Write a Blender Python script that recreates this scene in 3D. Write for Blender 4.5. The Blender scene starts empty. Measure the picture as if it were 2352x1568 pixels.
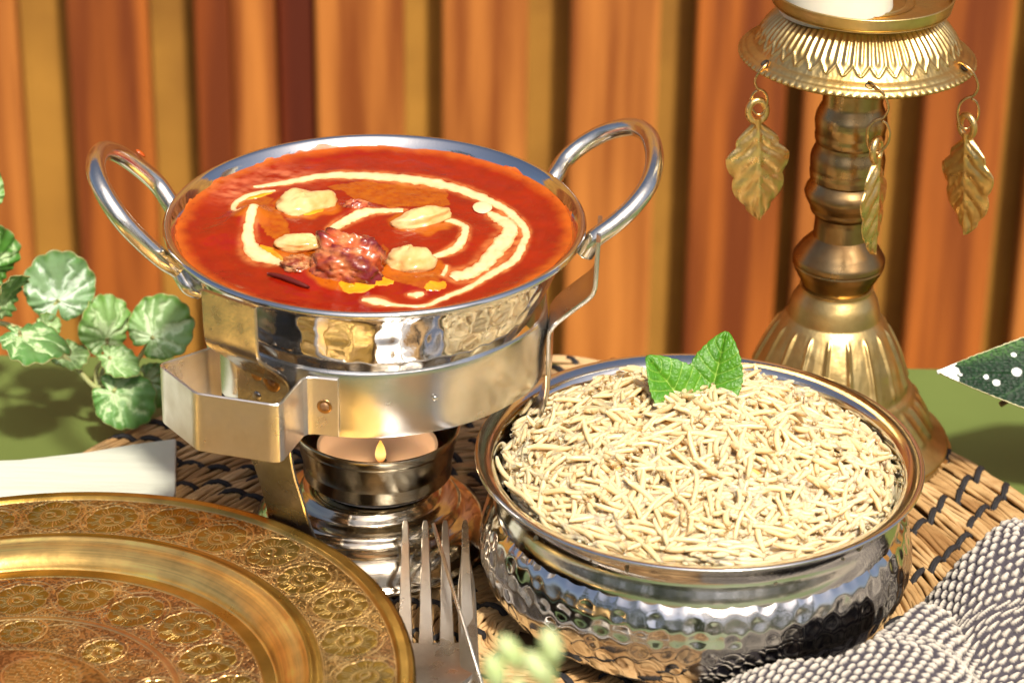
import bpy, math, random
import numpy as np
from mathutils import Vector, Matrix
random.seed(7); rng = np.random.default_rng(11)
sc = bpy.context.scene
COL = sc.collection
rad = math.radians
# ---------------------------------------------------------------- camera
PITCH, ROLL = rad(26.4), rad(0.85)
cd = bpy.data.cameras.new("camera"); cam = bpy.data.objects.new("camera", cd); COL.objects.link(cam)
cd.sensor_width = 36.0; cd.lens = 36.0*6300/2352
cd.clip_start = 0.02; cd.clip_end = 200
fw = Vector((0, math.cos(PITCH), -math.sin(PITCH))); u0 = Vector((0, math.sin(PITCH), math.cos(PITCH))); r0 = Vector((1, 0, 0))
rt = r0*math.cos(ROLL)+u0*math.sin(ROLL); up = u0*math.cos(ROLL)-r0*math.sin(ROLL)
cam.matrix_world = Matrix(((rt.x, up.x, -fw.x, 0.0), (rt.y, up.y, -fw.y, -0.8839), (rt.z, up.z, -fw.z, 0.5305), (0, 0, 0, 1)))
cd.dof.use_dof = True; cd.dof.focus_distance = 0.975; cd.dof.aperture_fstop = 12.5; cd.dof.aperture_blades = 9
sc.camera = cam
# ---------------------------------------------------------------- sky and sun
SUN_DIR = Vector((0.22, -0.62, 0.90)).normalized()          # towards the sun
elev = math.asin(SUN_DIR.z)
w = bpy.data.worlds.new("World"); sc.world = w; w.use_nodes = True
nt = w.node_tree; nt.nodes.clear()
sky = nt.nodes.new("ShaderNodeTexSky"); sky.sky_type = 'NISHITA'; sky.sun_disc = False
sky.sun_elevation = elev; sky.sun_rotation = math.atan2(SUN_DIR.x, SUN_DIR.y)
sky.air_density = 0.7; sky.dust_density = 5.0; sky.ozone_density = 0.6
bg = nt.nodes.new("ShaderNodeBackground"); bg.inputs[1].default_value = 0.13
wo = nt.nodes.new("ShaderNodeOutputWorld")
nt.links.new(sky.outputs[0], bg.inputs[0]); nt.links.new(bg.outputs[0], wo.inputs[0])
sd = bpy.data.lights.new("sun", 'SUN'); sd.energy = 5.0; sd.angle = rad(4.0); sd.color = (1.0, 0.91, 0.78)
sun = bpy.data.objects.new("sun", sd); COL.objects.link(sun); sun.location = SUN_DIR*5
sun.rotation_euler = SUN_DIR.to_track_quat('Z', 'Y').to_euler()
vs = sc.view_settings; vs.view_transform = 'Standard'; vs.look = 'None'; vs.exposure = 0.18; vs.gamma = 1.0; vs.use_curve_mapping = False
sc.render.engine = 'CYCLES'
cy = sc.cycles
cy.use_denoising = True; cy.caustics_reflective = False; cy.caustics_refractive = False
cy.max_bounces = 8; cy.glossy_bounces = 6; cy.diffuse_bounces = 4; cy.sample_clamp_indirect = 6.0; cy.sample_clamp_direct = 0
# ---------------------------------------------------------------- measured outlines, metres
CREAM = [[(-0.0379, 0.0305, 0.00187), (-0.0425, 0.0285, 0.00395), (-0.0466, 0.0266, 0.00405), (-0.0504, 0.0218, 0.00314), (-0.0517, 0.0151, 0.00238), (-0.0497, 0.0093, 0.00169), (-0.0481, 0.0088, 0.00096)], [(-0.0462, 0.034, 0.00121), (-0.041, 0.0356, 0.00334), (-0.0353, 0.0378, 0.00417), (-0.0296, 0.0408, 0.0052), (-0.0223, 0.0438, 0.00608), (-0.0116, 0.0456, 0.00687), (-0.0008, 0.0446, 0.00743), (0.0101, 0.0423, 0.00794), (0.0209, 0.0393, 0.00731), (0.0291, 0.0348, 0.00659), (0.0372, 0.0277, 0.00597), (0.0454, 0.0187, 0.00458), (0.0492, 0.0113, 0.00441), (0.0524, 0.0037, 0.00376), (0.0534, -0.0039, 0.00315), (0.0524, -0.0102, 0.00338), (0.0504, -0.0202, 0.00364), (0.0469, -0.0276, 0.00413), (0.042, -0.0338, 0.00383), (0.0371, -0.041, 0.00324), (0.0322, -0.0471, 0.00294), (0.0274, -0.0519, 0.00252), (0.0236, -0.0554, 0.00241), (0.0202, -0.059, 0.0029), (0.0139, -0.0598, 0.002), (0.008, -0.0588, 0.00306), (0.0035, -0.0573, 0.00549), (0.0, -0.0568, 0.00375), (-0.0016, -0.0575, 0.00093)], [(0.0403, 0.0149, 0.00297), (0.044, 0.0098, 0.00685), (0.0472, 0.0041, 0.00738), (0.048, -0.0003, 0.00616), (0.0462, -0.0067, 0.00783), (0.0428, -0.0168, 0.00804), (0.0393, -0.0266, 0.00745), (0.0354, -0.0328, 0.00827), (0.031, -0.0365, 0.00853), (0.0283, -0.039, 0.00394)], [(-0.0149, -0.0007, 0.00404), (-0.0111, 0.0052, 0.00549), (-0.0061, 0.0093, 0.00519), (-0.0006, 0.0134, 0.00472), (0.0041, 0.0149, 0.0047), (0.0093, 0.015, 0.00275)], [(0.0221, 0.0075, 0.00307), (0.0253, 0.0068, 0.00476), (0.0279, 0.0054, 0.00455), (0.0314, 0.0016, 0.00389), (0.0319, -0.0047, 0.0033), (0.0304, -0.0122, 0.00426), (0.0275, -0.0173, 0.00453), (0.0235, -0.0211, 0.00379), (0.0196, -0.0243, 0.00184)], [(-0.0431, 0.0115, 0.00264), (-0.0433, 0.0076, 0.00376), (-0.0442, 0.0005, 0.00424), (-0.0442, -0.0077, 0.00499), (-0.042, -0.0176, 0.00705), (-0.0379, -0.0236, 0.00948), (-0.033, -0.0282, 0.00733), (-0.0291, -0.0329, 0.00358)], [(0.0262, -0.0295, 0.00108), (0.0258, -0.0331, 0.00166), (0.0248, -0.0385, 0.00158)], [(0.0136, -0.0523, 0.00187), (0.0166, -0.0522, 0.0037), (0.019, -0.0513, 0.00178)]]
CREAM_DROP = (0.0376, 0.0185)
OIL = [[(-0.0197, 0.0364), (-0.0139, 0.0386), (-0.0059, 0.0396), (0.0027, 0.0393), (0.0102, 0.0386), (0.0167, 0.0377), (0.021, 0.0363), (0.0253, 0.0286), (0.0252, 0.0219), (0.0205, 0.0185), (0.0137, 0.0176), (0.0058, 0.0186), (-0.0007, 0.0216), (-0.0061, 0.0241), (-0.0116, 0.0279), (-0.0166, 0.0311)], [(-0.0501, 0.0191), (-0.0475, 0.0246), (-0.0423, 0.0261), (-0.0383, 0.0222), (-0.0376, 0.0144), (-0.0338, 0.0067), (-0.0308, 0.0017), (-0.0298, -0.0047), (-0.0314, -0.0097), (-0.0349, -0.0111), (-0.0383, -0.0075), (-0.0406, 0.0013), (-0.0439, 0.0089), (-0.0485, 0.0126)], [(0.0023, -0.0172), (0.0042, -0.0134), (0.0057, -0.0257), (0.0083, -0.0364), (0.0134, -0.0409), (0.0208, -0.0383), (0.0232, -0.0335), (0.0254, -0.0405), (0.0226, -0.0476), (0.0167, -0.0478), (0.0111, -0.0445), (0.0055, -0.0412), (0.0021, -0.0342)]]
YELLOW_OIL = [[(-0.0096, -0.0464, 0.00248), (-0.0065, -0.0492, 0.00587), (-0.003, -0.0491, 0.00764), (0.0012, -0.0443, 0.00835), (0.0056, -0.0441, 0.00625), (0.0086, -0.0446, 0.00223)], [(0.0194, -0.0493, 0.00207), (0.0218, -0.0474, 0.00588), (0.0247, -0.0456, 0.00488), (0.0257, -0.0426, 0.00115)], [(-0.0392, -0.015, 0.00177), (-0.0363, -0.0186, 0.00486), (-0.0322, -0.0258, 0.00366), (-0.0297, -0.0317, 0.00124)], [(-0.0479, 0.0232, 0.00133), (-0.0444, 0.0253, 0.00283), (-0.0409, 0.0277, 0.0024), (-0.0388, 0.0289, 0.00112)], [(-0.0277, 0.0147, 0.00208), (-0.0237, 0.0116, 0.0075), (-0.0203, 0.015, 0.00459), (-0.0189, 0.017, 0.00125)]]
HANDLE_RIGHT = [(0.064, 0.0463, 0.0005), (0.068, 0.0535, 0.0042), (0.0752, 0.0573, 0.0092), (0.084, 0.0569, 0.0143), (0.0925, 0.0511, 0.0184), (0.0977, 0.0404, 0.0195), (0.0992, 0.0247, 0.0175), (0.0968, 0.0116, 0.0137), (0.0913, 0.0032, 0.0089), (0.0843, -0.0017, 0.0039), (0.0775, -0.0042, -0.0007)]
HANDLE_LEFT = [(-0.0741, 0.0172, 0.0001), (-0.0797, 0.0211, 0.0068), (-0.0861, 0.0189, 0.0145), (-0.0921, 0.0137, 0.0216), (-0.096, 0.0044, 0.0262), (-0.0963, -0.0084, 0.0265), (-0.093, -0.0183, 0.0226), (-0.0865, -0.0247, 0.0149), (-0.0793, -0.0254, 0.0063), (-0.0724, -0.0234, -0.0019), (-0.0675, -0.0196, -0.0078), (-0.0638, -0.0227, -0.0121)]
SLATS = [(-0.378, -0.3229), (-0.2907, -0.2383), (-0.2089, -0.1562), (-0.13, -0.0728), (-0.0481, 0.0077), (0.035, 0.0925), (0.1169, 0.1772), (0.1886, 0.2446), (0.2675, 0.3206), (0.3492, 0.4037)]
# ---------------------------------------------------------------- helpers
def tag(o, label=None, cat=None, group=None, kind=None):
    if label: o["label"] = label
    if cat: o["category"] = cat
    if group: o["group"] = group
    if kind: o["kind"] = kind
    return o
def empty(name, loc=(0, 0, 0), label=None, cat=None, group=None, rot=(0, 0, 0)):
    o = bpy.data.objects.new(name, None); COL.objects.link(o); o.location = loc; o.rotation_euler = rot
    o.empty_display_size = 0.01
    return tag(o, label, cat, group)
def mk(name, v, f, mat, parent=None, smooth=True, sharp=None, cols=None, loc=None, uv=None):
    me = bpy.data.meshes.new(name)
    v = np.asarray(v, dtype=float)
    if isinstance(f, np.ndarray) and f.ndim == 2:
        nf, k = f.shape
        me.vertices.add(len(v)); me.vertices.foreach_set("co", v.ravel())
        me.loops.add(nf*k); me.loops.foreach_set("vertex_index", f.ravel().astype(np.int32))
        me.polygons.add(nf); me.polygons.foreach_set("loop_start", np.arange(0, nf*k, k, dtype=np.int32))
        me.update(calc_edges=True); me.validate()
    else:
        me.from_pydata([tuple(p) for p in v], [], [tuple(int(i) for i in q) for q in f]); me.update()
    if cols is not None:
        for an, c in cols.items():
            c = np.asarray(c, dtype=float)
            if c.ndim == 1: c = np.c_[c, c, c]
            at = me.color_attributes.new(an, 'FLOAT_COLOR', 'POINT')
            at.data.foreach_set("color", np.c_[c, np.ones(len(c))].ravel())
    if smooth:
        me.polygons.foreach_set("use_smooth", np.ones(len(me.polygons), dtype=bool))
        if sharp: me.set_sharp_from_angle(angle=rad(sharp))
    if mat: me.materials.append(mat)
    o = bpy.data.objects.new(name, me); COL.objects.link(o)
    if parent: o.parent = parent
    if loc is not None: o.location = loc
    return o
def grid_faces(nu, nv, wrap_u=False, wrap_v=False):
    """vertex index = i*nv + j"""
    I = np.arange(nu if wrap_u else nu-1); J = np.arange(nv if wrap_v else nv-1)
    i, j = np.meshgrid(I, J, indexing='ij'); i2 = (i+1) % nu; j2 = (j+1) % nv
    return np.stack([i*nv+j, i2*nv+j, i2*nv+j2, i*nv+j2], -1).reshape(-1, 4)
def lathe(prof, n=128, mod=None, sub=1):
    """prof: (r,z) from bottom outside over the rim to inside; mod(theta, r, z)->r,z arrays"""
    p = np.array(prof, float)
    if sub > 1: p = resample(p, sub)
    th = np.linspace(0, 2*math.pi, n, endpoint=False)
    T, R = np.meshgrid(th, p[:, 0], indexing='ij'); Zz = np.broadcast_to(p[:, 1], R.shape).copy()
    R = R.copy()
    if mod: R, Zz = mod(T, R, Zz)
    v = np.stack([R*np.cos(T), R*np.sin(T), Zz], -1).reshape(-1, 3)
    return v, grid_faces(n, len(p), wrap_u=True)
def resample(p, k):
    """Catmull-Rom through the points, k steps per span"""
    p = np.asarray(p, float); out = []
    for i in range(len(p)-1):
        a = p[max(0, i-1)]; b = p[i]; c = p[i+1]; d = p[min(len(p)-1, i+2)]
        for s in range(k):
            t = s/k
            out.append(0.5*((2*b)+(c-a)*t+(2*a-5*b+4*c-d)*t*t+(3*b-a-3*c+d)*t**3))
    out.append(p[-1]); return np.array(out)
def linres(p, step):
    p = np.asarray(p, float); out = [p[0]]
    for a, b in zip(p[:-1], p[1:]):
        m = max(1, int(math.ceil(np.linalg.norm(b-a)/step)))
        for s in range(1, m+1): out.append(a+(b-a)*s/m)
    return np.array(out)
def tube(pts, r, n=10, closed=False, cap=True, flat=None):
    p = np.asarray(pts, float); m = len(p)
    r = np.broadcast_to(np.asarray(r, float), (m,))
    if closed: t = np.roll(p, -1, 0)-np.roll(p, 1, 0)
    else: t = np.gradient(p, axis=0)
    t /= np.linalg.norm(t, axis=1)[:, None]+1e-12
    ref = np.array([0, 0, 1.0]) if abs(t[0][2]) < .9 else np.array([1.0, 0, 0])
    N = np.zeros_like(p); nn = np.cross(t[0], ref); nn /= np.linalg.norm(nn); N[0] = nn
    for i in range(1, m):
        nn = N[i-1]-t[i]*np.dot(N[i-1], t[i]); nn /= np.linalg.norm(nn)+1e-12; N[i] = nn
    B = np.cross(t, N); a = np.linspace(0, 2*math.pi, n, endpoint=False)
    v = p[:, None, :]+r[:, None, None]*(np.cos(a)[None, :, None]*N[:, None, :]+np.sin(a)[None, :, None]*B[:, None, :])
    v = v.reshape(-1, 3); f = [tuple(q) for q in grid_faces(m, n, wrap_u=closed, wrap_v=True)]
    if cap and not closed:
        f.append(tuple(range(n))[::-1]); f.append(tuple((m-1)*n+k for k in range(n)))
    return v, f
def join(parts):
    V = []; F = []; o = 0
    for v, f in parts:
        V.append(np.asarray(v, float)); F += [tuple(int(i)+o for i in q) for q in f]; o += len(v)
    return np.concatenate(V), F
def boxv(c, s):
    c = np.array(c); h = np.array(s)/2
    v = [c+h*np.array((x, y, z)) for x in (-1, 1) for y in (-1, 1) for z in (-1, 1)]
    return np.array(v), [(0, 1, 3, 2), (4, 6, 7, 5), (0, 4, 5, 1), (2, 3, 7, 6), (0, 2, 6, 4), (1, 5, 7, 3)]
def strip(path, wvec, thick, widths=None):
    """bent flat strap: path points (centre), wvec = unit width vectors, rounded nothing; closed solid"""
    p = np.asarray(path, float); m = len(p); wv = np.broadcast_to(np.asarray(wvec, float), (m, 3))
    t = np.gradient(p, axis=0); t /= np.linalg.norm(t, axis=1)[:, None]
    n = np.cross(t, wv); n /= np.linalg.norm(n, axis=1)[:, None]
    wd = np.broadcast_to(np.asarray(widths, float), (m,))[:, None]
    e = min(0.0004, thick*.3)
    ring = [(-wd/2, -(thick/2-e)), (-wd/2+e, -thick/2), (wd/2-e, -thick/2), (wd/2, -(thick/2-e)),
            (wd/2, thick/2-e), (wd/2-e, thick/2), (-wd/2+e, thick/2), (-wd/2, thick/2-e)]
    v = np.stack([p+wv*a+n*b for a, b in ring], 1).reshape(-1, 3)
    f = [tuple(q) for q in grid_faces(m, 8, wrap_v=True)]
    f.append(tuple(range(8))[::-1]); f.append(tuple((m-1)*8+k for k in range(8)))
    return v, f
def vnoise(x, y, seed=0, z=None):
    """smooth value noise, about -1..1"""
    x = np.asarray(x, float); y = np.asarray(y, float)
    def h(i, j):
        n = (i.astype(np.int64)*374761393+j.astype(np.int64)*668265263+seed*1274126177) & 0x7fffffff
        n = ((n ^ (n >> 13))*1274126177) & 0x7fffffff
        return ((n ^ (n >> 16)) & 0xffff)/32767.5-1
    i = np.floor(x); j = np.floor(y); a = x-i; b = y-j
    a = a*a*(3-2*a); b = b*b*(3-2*b)
    return (h(i, j)*(1-a)+h(i+1, j)*a)*(1-b)+(h(i, j+1)*(1-a)+h(i+1, j+1)*a)*b
def fbm(x, y, seed=0, o=4):
    s = 0; a = .5
    for k in range(o): s = s+a*vnoise(x*2**k, y*2**k, seed+k); a *= .55
    return s
def sstep(a, b, x):
    t = np.clip((x-a)/(b-a), 0, 1); return t*t*(3-2*t)
# ---------------------------------------------------------------- materials
def mat(name, col=(.5, .5, .5), rough=.5, metal=0.0, col2=None, nscale=40, bump=None, attr=None, sss=0.0, sssr=(.4, .2, .1), spec=.5,
        rvar=0.0, coat=0.0, edge=None, stretch=None, detail=5, ramp=(.35, .65), trans=0.0, coatr=.1):
    m = bpy.data.materials.new(name); m.use_nodes = True; t = m.node_tree; b = t.nodes["Principled BSDF"]
    b.inputs["Base Color"].default_value = (*col, 1); b.inputs["Roughness"].default_value = rough; b.inputs["Metallic"].default_value = metal
    b.inputs["Specular IOR Level"].default_value = spec
    if edge: b.inputs["Specular Tint"].default_value = (*edge, 1)
    if coat: b.inputs["Coat Weight"].default_value = coat; b.inputs["Coat Roughness"].default_value = coatr
    if sss:
        b.inputs["Subsurface Weight"].default_value = sss; b.inputs["Subsurface Radius"].default_value = sssr; b.inputs["Subsurface Scale"].default_value = 0.006
    if trans: b.inputs["Transmission Weight"].default_value = trans
    tc = t.nodes.new("ShaderNodeTexCoord"); mp = t.nodes.new("ShaderNodeMapping"); t.links.new(tc.outputs["Object"], mp.inputs[0])
    if stretch: mp.inputs["Scale"].default_value = stretch
    n1 = t.nodes.new("ShaderNodeTexNoise"); n1.inputs["Scale"].default_value = nscale; n1.inputs["Detail"].default_value = detail
    t.links.new(mp.outputs[0], n1.inputs["Vector"])
    src = None
    if attr:
        at = t.nodes.new("ShaderNodeVertexColor"); at.layer_name = attr; src = at.outputs[0]
    if col2:
        rp = t.nodes.new("ShaderNodeValToRGB"); rp.color_ramp.elements[0].position = ramp[0]; rp.color_ramp.elements[1].position = ramp[1]
        rp.color_ramp.elements[0].color = (*col, 1); rp.color_ramp.elements[1].color = (*col2, 1)
        t.links.new(n1.outputs["Fac"], rp.inputs[0])
        if src is None: src = rp.outputs[0]
        else:
            mx = t.nodes.new("ShaderNodeMix"); mx.data_type = 'RGBA'; mx.blend_type = 'MULTIPLY'; mx.inputs[0].default_value = 1.0
            t.links.new(src, mx.inputs[6]); t.links.new(rp.outputs[0], mx.inputs[7]); src = mx.outputs[2]
    if src is not None: t.links.new(src, b.inputs["Base Color"])
    if rvar:
        mr = t.nodes.new("ShaderNodeMapRange"); mr.inputs["From Min"].default_value = .3; mr.inputs["From Max"].default_value = .7
        mr.inputs["To Min"].default_value = max(0.02, rough-rvar); mr.inputs["To Max"].default_value = rough+rvar
        t.links.new(n1.outputs["Fac"], mr.inputs[0]); t.links.new(mr.outputs[0], b.inputs["Roughness"])
    if bump:
        sc_, st_, str3 = (bump+(None,))[:3]
        n2 = t.nodes.new("ShaderNodeTexNoise"); n2.inputs["Scale"].default_value = sc_; n2.inputs["Detail"].default_value = 4
        m2 = t.nodes.new("ShaderNodeMapping"); t.links.new(tc.outputs["Object"], m2.inputs[0])
        if str3: m2.inputs["Scale"].default_value = str3
        t.links.new(m2.outputs[0], n2.inputs["Vector"])
        bp = t.nodes.new("ShaderNodeBump"); bp.inputs["Strength"].default_value = st_; bp.inputs["Distance"].default_value = 0.001
        t.links.new(n2.outputs["Fac"], bp.inputs["Height"]); t.links.new(bp.outputs[0], b.inputs["Normal"])
    return m
STEEL = mat("polished_steel", (.74, .73, .71), .08, 1.0, rvar=.05, nscale=120, bump=(900, .02))
STEEL_B = mat("brushed_steel", (.75, .74, .72), .22, 1.0, col2=(.62, .60, .57), nscale=60, rvar=.08, bump=(500, .05, (1, 1, 14)))
STEEL_W = mat("warm_stained_steel", (.46, .45, .44), .24, 1.0, col2=(.34, .32, .30), nscale=130, rvar=.08, bump=(700, .06))
CUPM = mat("cup_steel", (.46, .41, .31), .16, 1.0, rvar=.06, nscale=200, bump=(300, .10, (1, 1, 30)))
RUST = mat("weld_spot_rust", (.20, .09, .035), .5, .6, col2=(.34, .2, .1), nscale=600)
FORKM = mat("worn_cutlery_steel", (.82, .80, .76), .30, 1.0, col2=(.70, .67, .62), nscale=90, rvar=.06, bump=(800, .06))
BRASS = mat("cast_brass", (.78, .58, .25), .40, 1.0, col2=(.50, .34, .12), nscale=70, rvar=.09, bump=(420, .12), edge=(.30, .24, .15))
BRASS_D = mat("turned_brass", (.48, .33, .15), .30, 1.0, col2=(.30, .185, .08), nscale=60, rvar=.08, bump=(200, .06, (1, 1, 8)), edge=(.25, .18, .10))
WIRE = mat("brass_wire", (.62, .40, .18), .25, 1.0)
# ================================================================ SETTING
ground = mk("ground", [(-30, -30, -.75), (30, -30, -.75), (30, 30, -.75), (-30, 30, -.75)], [(0, 1, 2, 3)],
            mat("paving", (.40, .33, .24), .8, col2=(.30, .25, .18), nscale=6), smooth=False)
tag(ground, kind="structure")
# table
TBL = empty("table", (0, -.42, -.75), "olive green table top under the woven placemat", "table")
tp = linres([(-.75, -.585), (.75, -.585), (.75, .585), (-.75, .585), (-.75, -.585)], .4)
v, f = boxv((0, 0, .735), (1.5, 1.172, .03))
tt = mk("tabletop", v, f, mat("green_table_paint", (.125, .180, .046), .42, col2=(.105, .150, .038), nscale=9, bump=(260, .03), spec=.35), TBL, smooth=False)
bv = tt.modifiers.new("b", 'BEVEL'); bv.width = .002; bv.segments = 2
for sx in (-1, 1):
    for sy in (-1, 1):
        v, f = boxv((sx*.68, sy*.52, .36), (.05, .05, .72)); mk("leg", v, f, tt.data.materials[0], TBL, smooth=False)
# fence behind, and the wall seen through its gaps
def wood(name, a, b, sc3=(1, 1, .05), ns=34):
    return mat(name, a, .5, col2=b, nscale=ns, stretch=sc3, bump=(140, .5, (1, 1, .05)), ramp=(.36, .64), detail=6)
WOODS = [wood("orange_stained_wood", (.50, .180, .032), (.20, .048, .005), ns=55), wood("brown_stained_wood", (.40, .112, .014), (.15, .031, .003), ns=55),
         wood("dark_shaded_wood", (.28, .062, .006), (.13, .024, .002), ns=38), wood("shaded_red_brown_wood", (.15, .022, .0016), (.08, .010, .0008), ns=38)]  # the two darkest woods paint slat shade into the board colour
FEN = empty("wooden_fence", (0, .80, -.75), "blurred fence of upright orange brown wooden slats behind the table", "fence")
# x0, x1, wood, set back
BOARDS = [(-.400, -.3235, 0, 0), (-.2907, -.2383, 1, 0), (-.2089, -.1845, 2, .003), (-.1843, -.1562, 0, 0), (-.1556, -.1312, 3, .012), (-.1300, -.0728, 0, 0),  # dark left half and recessed strip: shade put into the wood colour
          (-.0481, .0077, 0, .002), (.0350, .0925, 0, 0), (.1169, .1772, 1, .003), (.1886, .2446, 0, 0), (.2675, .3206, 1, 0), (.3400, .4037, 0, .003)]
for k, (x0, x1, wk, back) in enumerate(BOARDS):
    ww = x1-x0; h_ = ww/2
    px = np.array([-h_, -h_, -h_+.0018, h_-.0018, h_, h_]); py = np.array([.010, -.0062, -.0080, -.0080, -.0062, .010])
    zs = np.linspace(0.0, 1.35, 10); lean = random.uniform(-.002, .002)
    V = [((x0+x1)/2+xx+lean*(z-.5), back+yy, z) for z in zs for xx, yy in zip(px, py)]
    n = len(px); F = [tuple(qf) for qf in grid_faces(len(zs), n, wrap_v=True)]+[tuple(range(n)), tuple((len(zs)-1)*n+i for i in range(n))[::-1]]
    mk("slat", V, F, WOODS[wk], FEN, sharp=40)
for x in list(np.arange(-1.1, -.40, .086))+list(np.arange(.43, 1.1, .086)):
    v, f = boxv((x, 0, .675), (.056, .02, 1.35)); mk("slat", v, f, WOODS[int(x*100) % 3], FEN, smooth=False)
v, f = boxv((0, .852, .1), (4.0, .05, 1.8))
wl = mk("rear_wall", v, f, mat("ochre_plaster", (.46, .225, .028), .8, col2=(.26, .115, .012), nscale=8, bump=(40, .2)), smooth=False)
tag(wl, "ochre wall showing through the gaps of the wooden fence", "wall")
# trees behind the photographer: only seen mirrored in the steel
tv = []; 
for k in range(4200):
    a = rng.uniform(-1.05, 1.05); d = rng.uniform(5.0, 7.5); z = rng.uniform(-.7, (1.3 if -.42 < a < -.02 else 4.2)+.9*math.sin(a*5+1)+.5*math.sin(a*13))
    s = rng.uniform(.10, .26); c = np.array([math.sin(a)*d, -math.cos(a)*d, z]); q = rng.normal(size=(2, 3)); q /= np.linalg.norm(q, axis=1)[:, None]
    tv += [c-s*q[0], c+s*.5*q[1], c+s*q[0], c-s*.5*q[1]]
hd = mk("far_trees", np.array(tv), np.arange(len(tv)).reshape(-1, 4), mat("far_leaf", (.07, .12, .025), .6, col2=(.03, .06, .012), nscale=2), smooth=False)
tag(hd, kind="stuff")

# ================================================================ PLACEMAT
MC = (.0079, -.0627); MR = .219; PIT = .0092
MAT_ = empty("woven_placemat", (MC[0], MC[1], 0), "round coiled straw placemat stitched with black yarn", "placemat")
STRAW = [mat("straw_%s" % n, a, .55, col2=b, nscale=55, bump=(300, .25), detail=4, spec=.4) for n, a, b in
         (("pale", (.66, .45, .22), (.42, .25, .10)), ("gold", (.58, .38, .17), (.35, .20, .075)), ("dark", (.50, .31, .13), (.29, .155, .055)))]
ISTRAW = STRAW[0]
v, f = lathe([(0, .0005), (MR-.004, .0005), (MR-.003, .003), (0, .003)], 96)
mk("backing", v, f, mat("straw_backing", (.16, .085, .03), .8), MAT_)
NR = 23
YARN = mat("black_yarn", (.012, .011, .013), .7, bump=(1500, .6))
ring_r = [MR-.0045-PIT*k for k in range(NR)]
for k, R in enumerate(ring_r):
    if R < .004: break
    parts = []
    for s in range(9):
        a0 = math.pi*(s+.5)/9 if s < 9 else 0
        ro = math.cos(a0)*.0042; zo = math.sin(a0)*.0036
        n = max(24, int(2*math.pi*R/.0045)); th = np.linspace(0, 2*math.pi, n, endpoint=False)
        ph = rng.uniform(0, 6.28, 4)
        wob = .0006*np.sin(th*9+ph[0])+.0005*np.sin(th*23+ph[1]); wz = .0006*np.sin(th*14+ph[2])+.0005*np.sin(th*31+ph[3])
        rr = R+ro+wob; zz = .0040+zo+wz
        pts = np.stack([rr*np.cos(th), rr*np.sin(th), zz], -1)
        r_s = .00105*(1+.25*vnoise(th*R/.012, th*0+s, 5+k))
        parts.append(tube(pts, r_s, 5, closed=True))
    v, f = join(parts)
    mk("coil", v, f, STRAW[k % 3], MAT_)
# stitches: slanted loops over each coil
arc = np.linspace(-.12*math.pi, 1.12*math.pi, 9)
sp = np.array([(math.cos(a)*.0056, .0022*math.cos(a), .0040+math.sin(a)*.0052) for a in arc])
sv, sf = join([tube(sp+np.array([0, dy, 0]), .00095, 5) for dy in (-.0004, .0005)])
st0 = mk("stitch", sv, sf, YARN, MAT_)
spots = []
for k, R in enumerate(ring_r):
    if R < .02: break
    n = int(2*math.pi*R/.0185)
    for j in range(n):
        th = 2*math.pi*(j+.5*(k % 2)+rng.uniform(-.14, .14))/n
        spots.append((R, th))
def visible_score(R, th):
    x = MC[0]+R*math.cos(th); y = MC[1]+R*math.sin(th)
    hid = math.hypot(x+.17, y+.147) < .125 or math.hypot(x+.053, y-.002) < .04 or math.hypot(x-.065, y+.036) < .06
    return (y > -.19 and abs(x) < .21 and not hid, y)
spots.sort(key=lambda s: visible_score(*s)[0], reverse=True)
rest = []
for q, (R, th) in enumerate(spots):
    sgn = 1.0
    if q < 290:
        o = st0 if q == 0 else st0.copy()
        if q: COL.objects.link(o); o.parent = MAT_
        o.location = (R*math.cos(th), R*math.sin(th), 0); o.rotation_euler = (0, 0, th+.26+rng.uniform(-.15, .15))
    else:
        c, s = math.cos(th), math.sin(th); m = np.array([[c, -s, 0], [s, c, 0], [0, 0, 1]])
        rest.append((sv@m.T+np.array([R*c, R*s, 0]), sf))
if rest:
    v, f = join(rest); tag(mk("stitches", v, f, YARN, MAT_), kind="stuff")
# ================================================================ WARMER STAND
SX, SY = -.049, .004
STD = empty("warmer_stand", (SX, SY, .008), "steel food warmer stand with ring band, strap handle and three bent uprights", "food warmer")
ZB = .008
def pol(az, r, z): a = rad(az); return np.array([math.cos(a)*r, math.sin(a)*r, z-ZB])
def tan(az): a = rad(az); return np.array([-math.sin(a), math.cos(a), 0.0])
base_prof = [(0, .009), (.040, .009), (.0455, .0092), (.0468, .0102), (.0462, .0114), (.0450, .0125), (.0435, .0155), (.0415, .0185), (.0385, .0210), (.0350, .0225), (.0335, .0240), (.0325, .0256),
             (.0300, .0268), (.0272, .0276), (.0262, .0290), (.0250, .0305), (.022, .0315), (0, .0315)]
v, f = lathe([(r, z-ZB) for r, z in base_prof], 128, sub=3)
mk("base", v, f, mat("base_steel", (.52, .46, .36), .13, 1.0, rvar=.05, nscale=200, bump=(160, .06, (1, 1, 10))), STD, sharp=50, loc=(-.003, -.001, 0))
cup_prof = [(0, .0318), (.0195, .0318), (.0222, .0326), (.0252, .0362), (.0270, .0400), (.0284, .0455), (.0292, .0500), (.0294, .0512), (.0300, .0520), (.0303, .0535), (.0304, .0550), (.0300, .0554), (.0293, .0550), (.0286, .0500), (.0272, .0420), (.025, .0345), (0, .0330)]
v, f = lathe([(r, z-ZB) for r, z in cup_prof], 128, sub=3)
mk("candle_cup", v, f, CUPM, STD, sharp=45)
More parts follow.
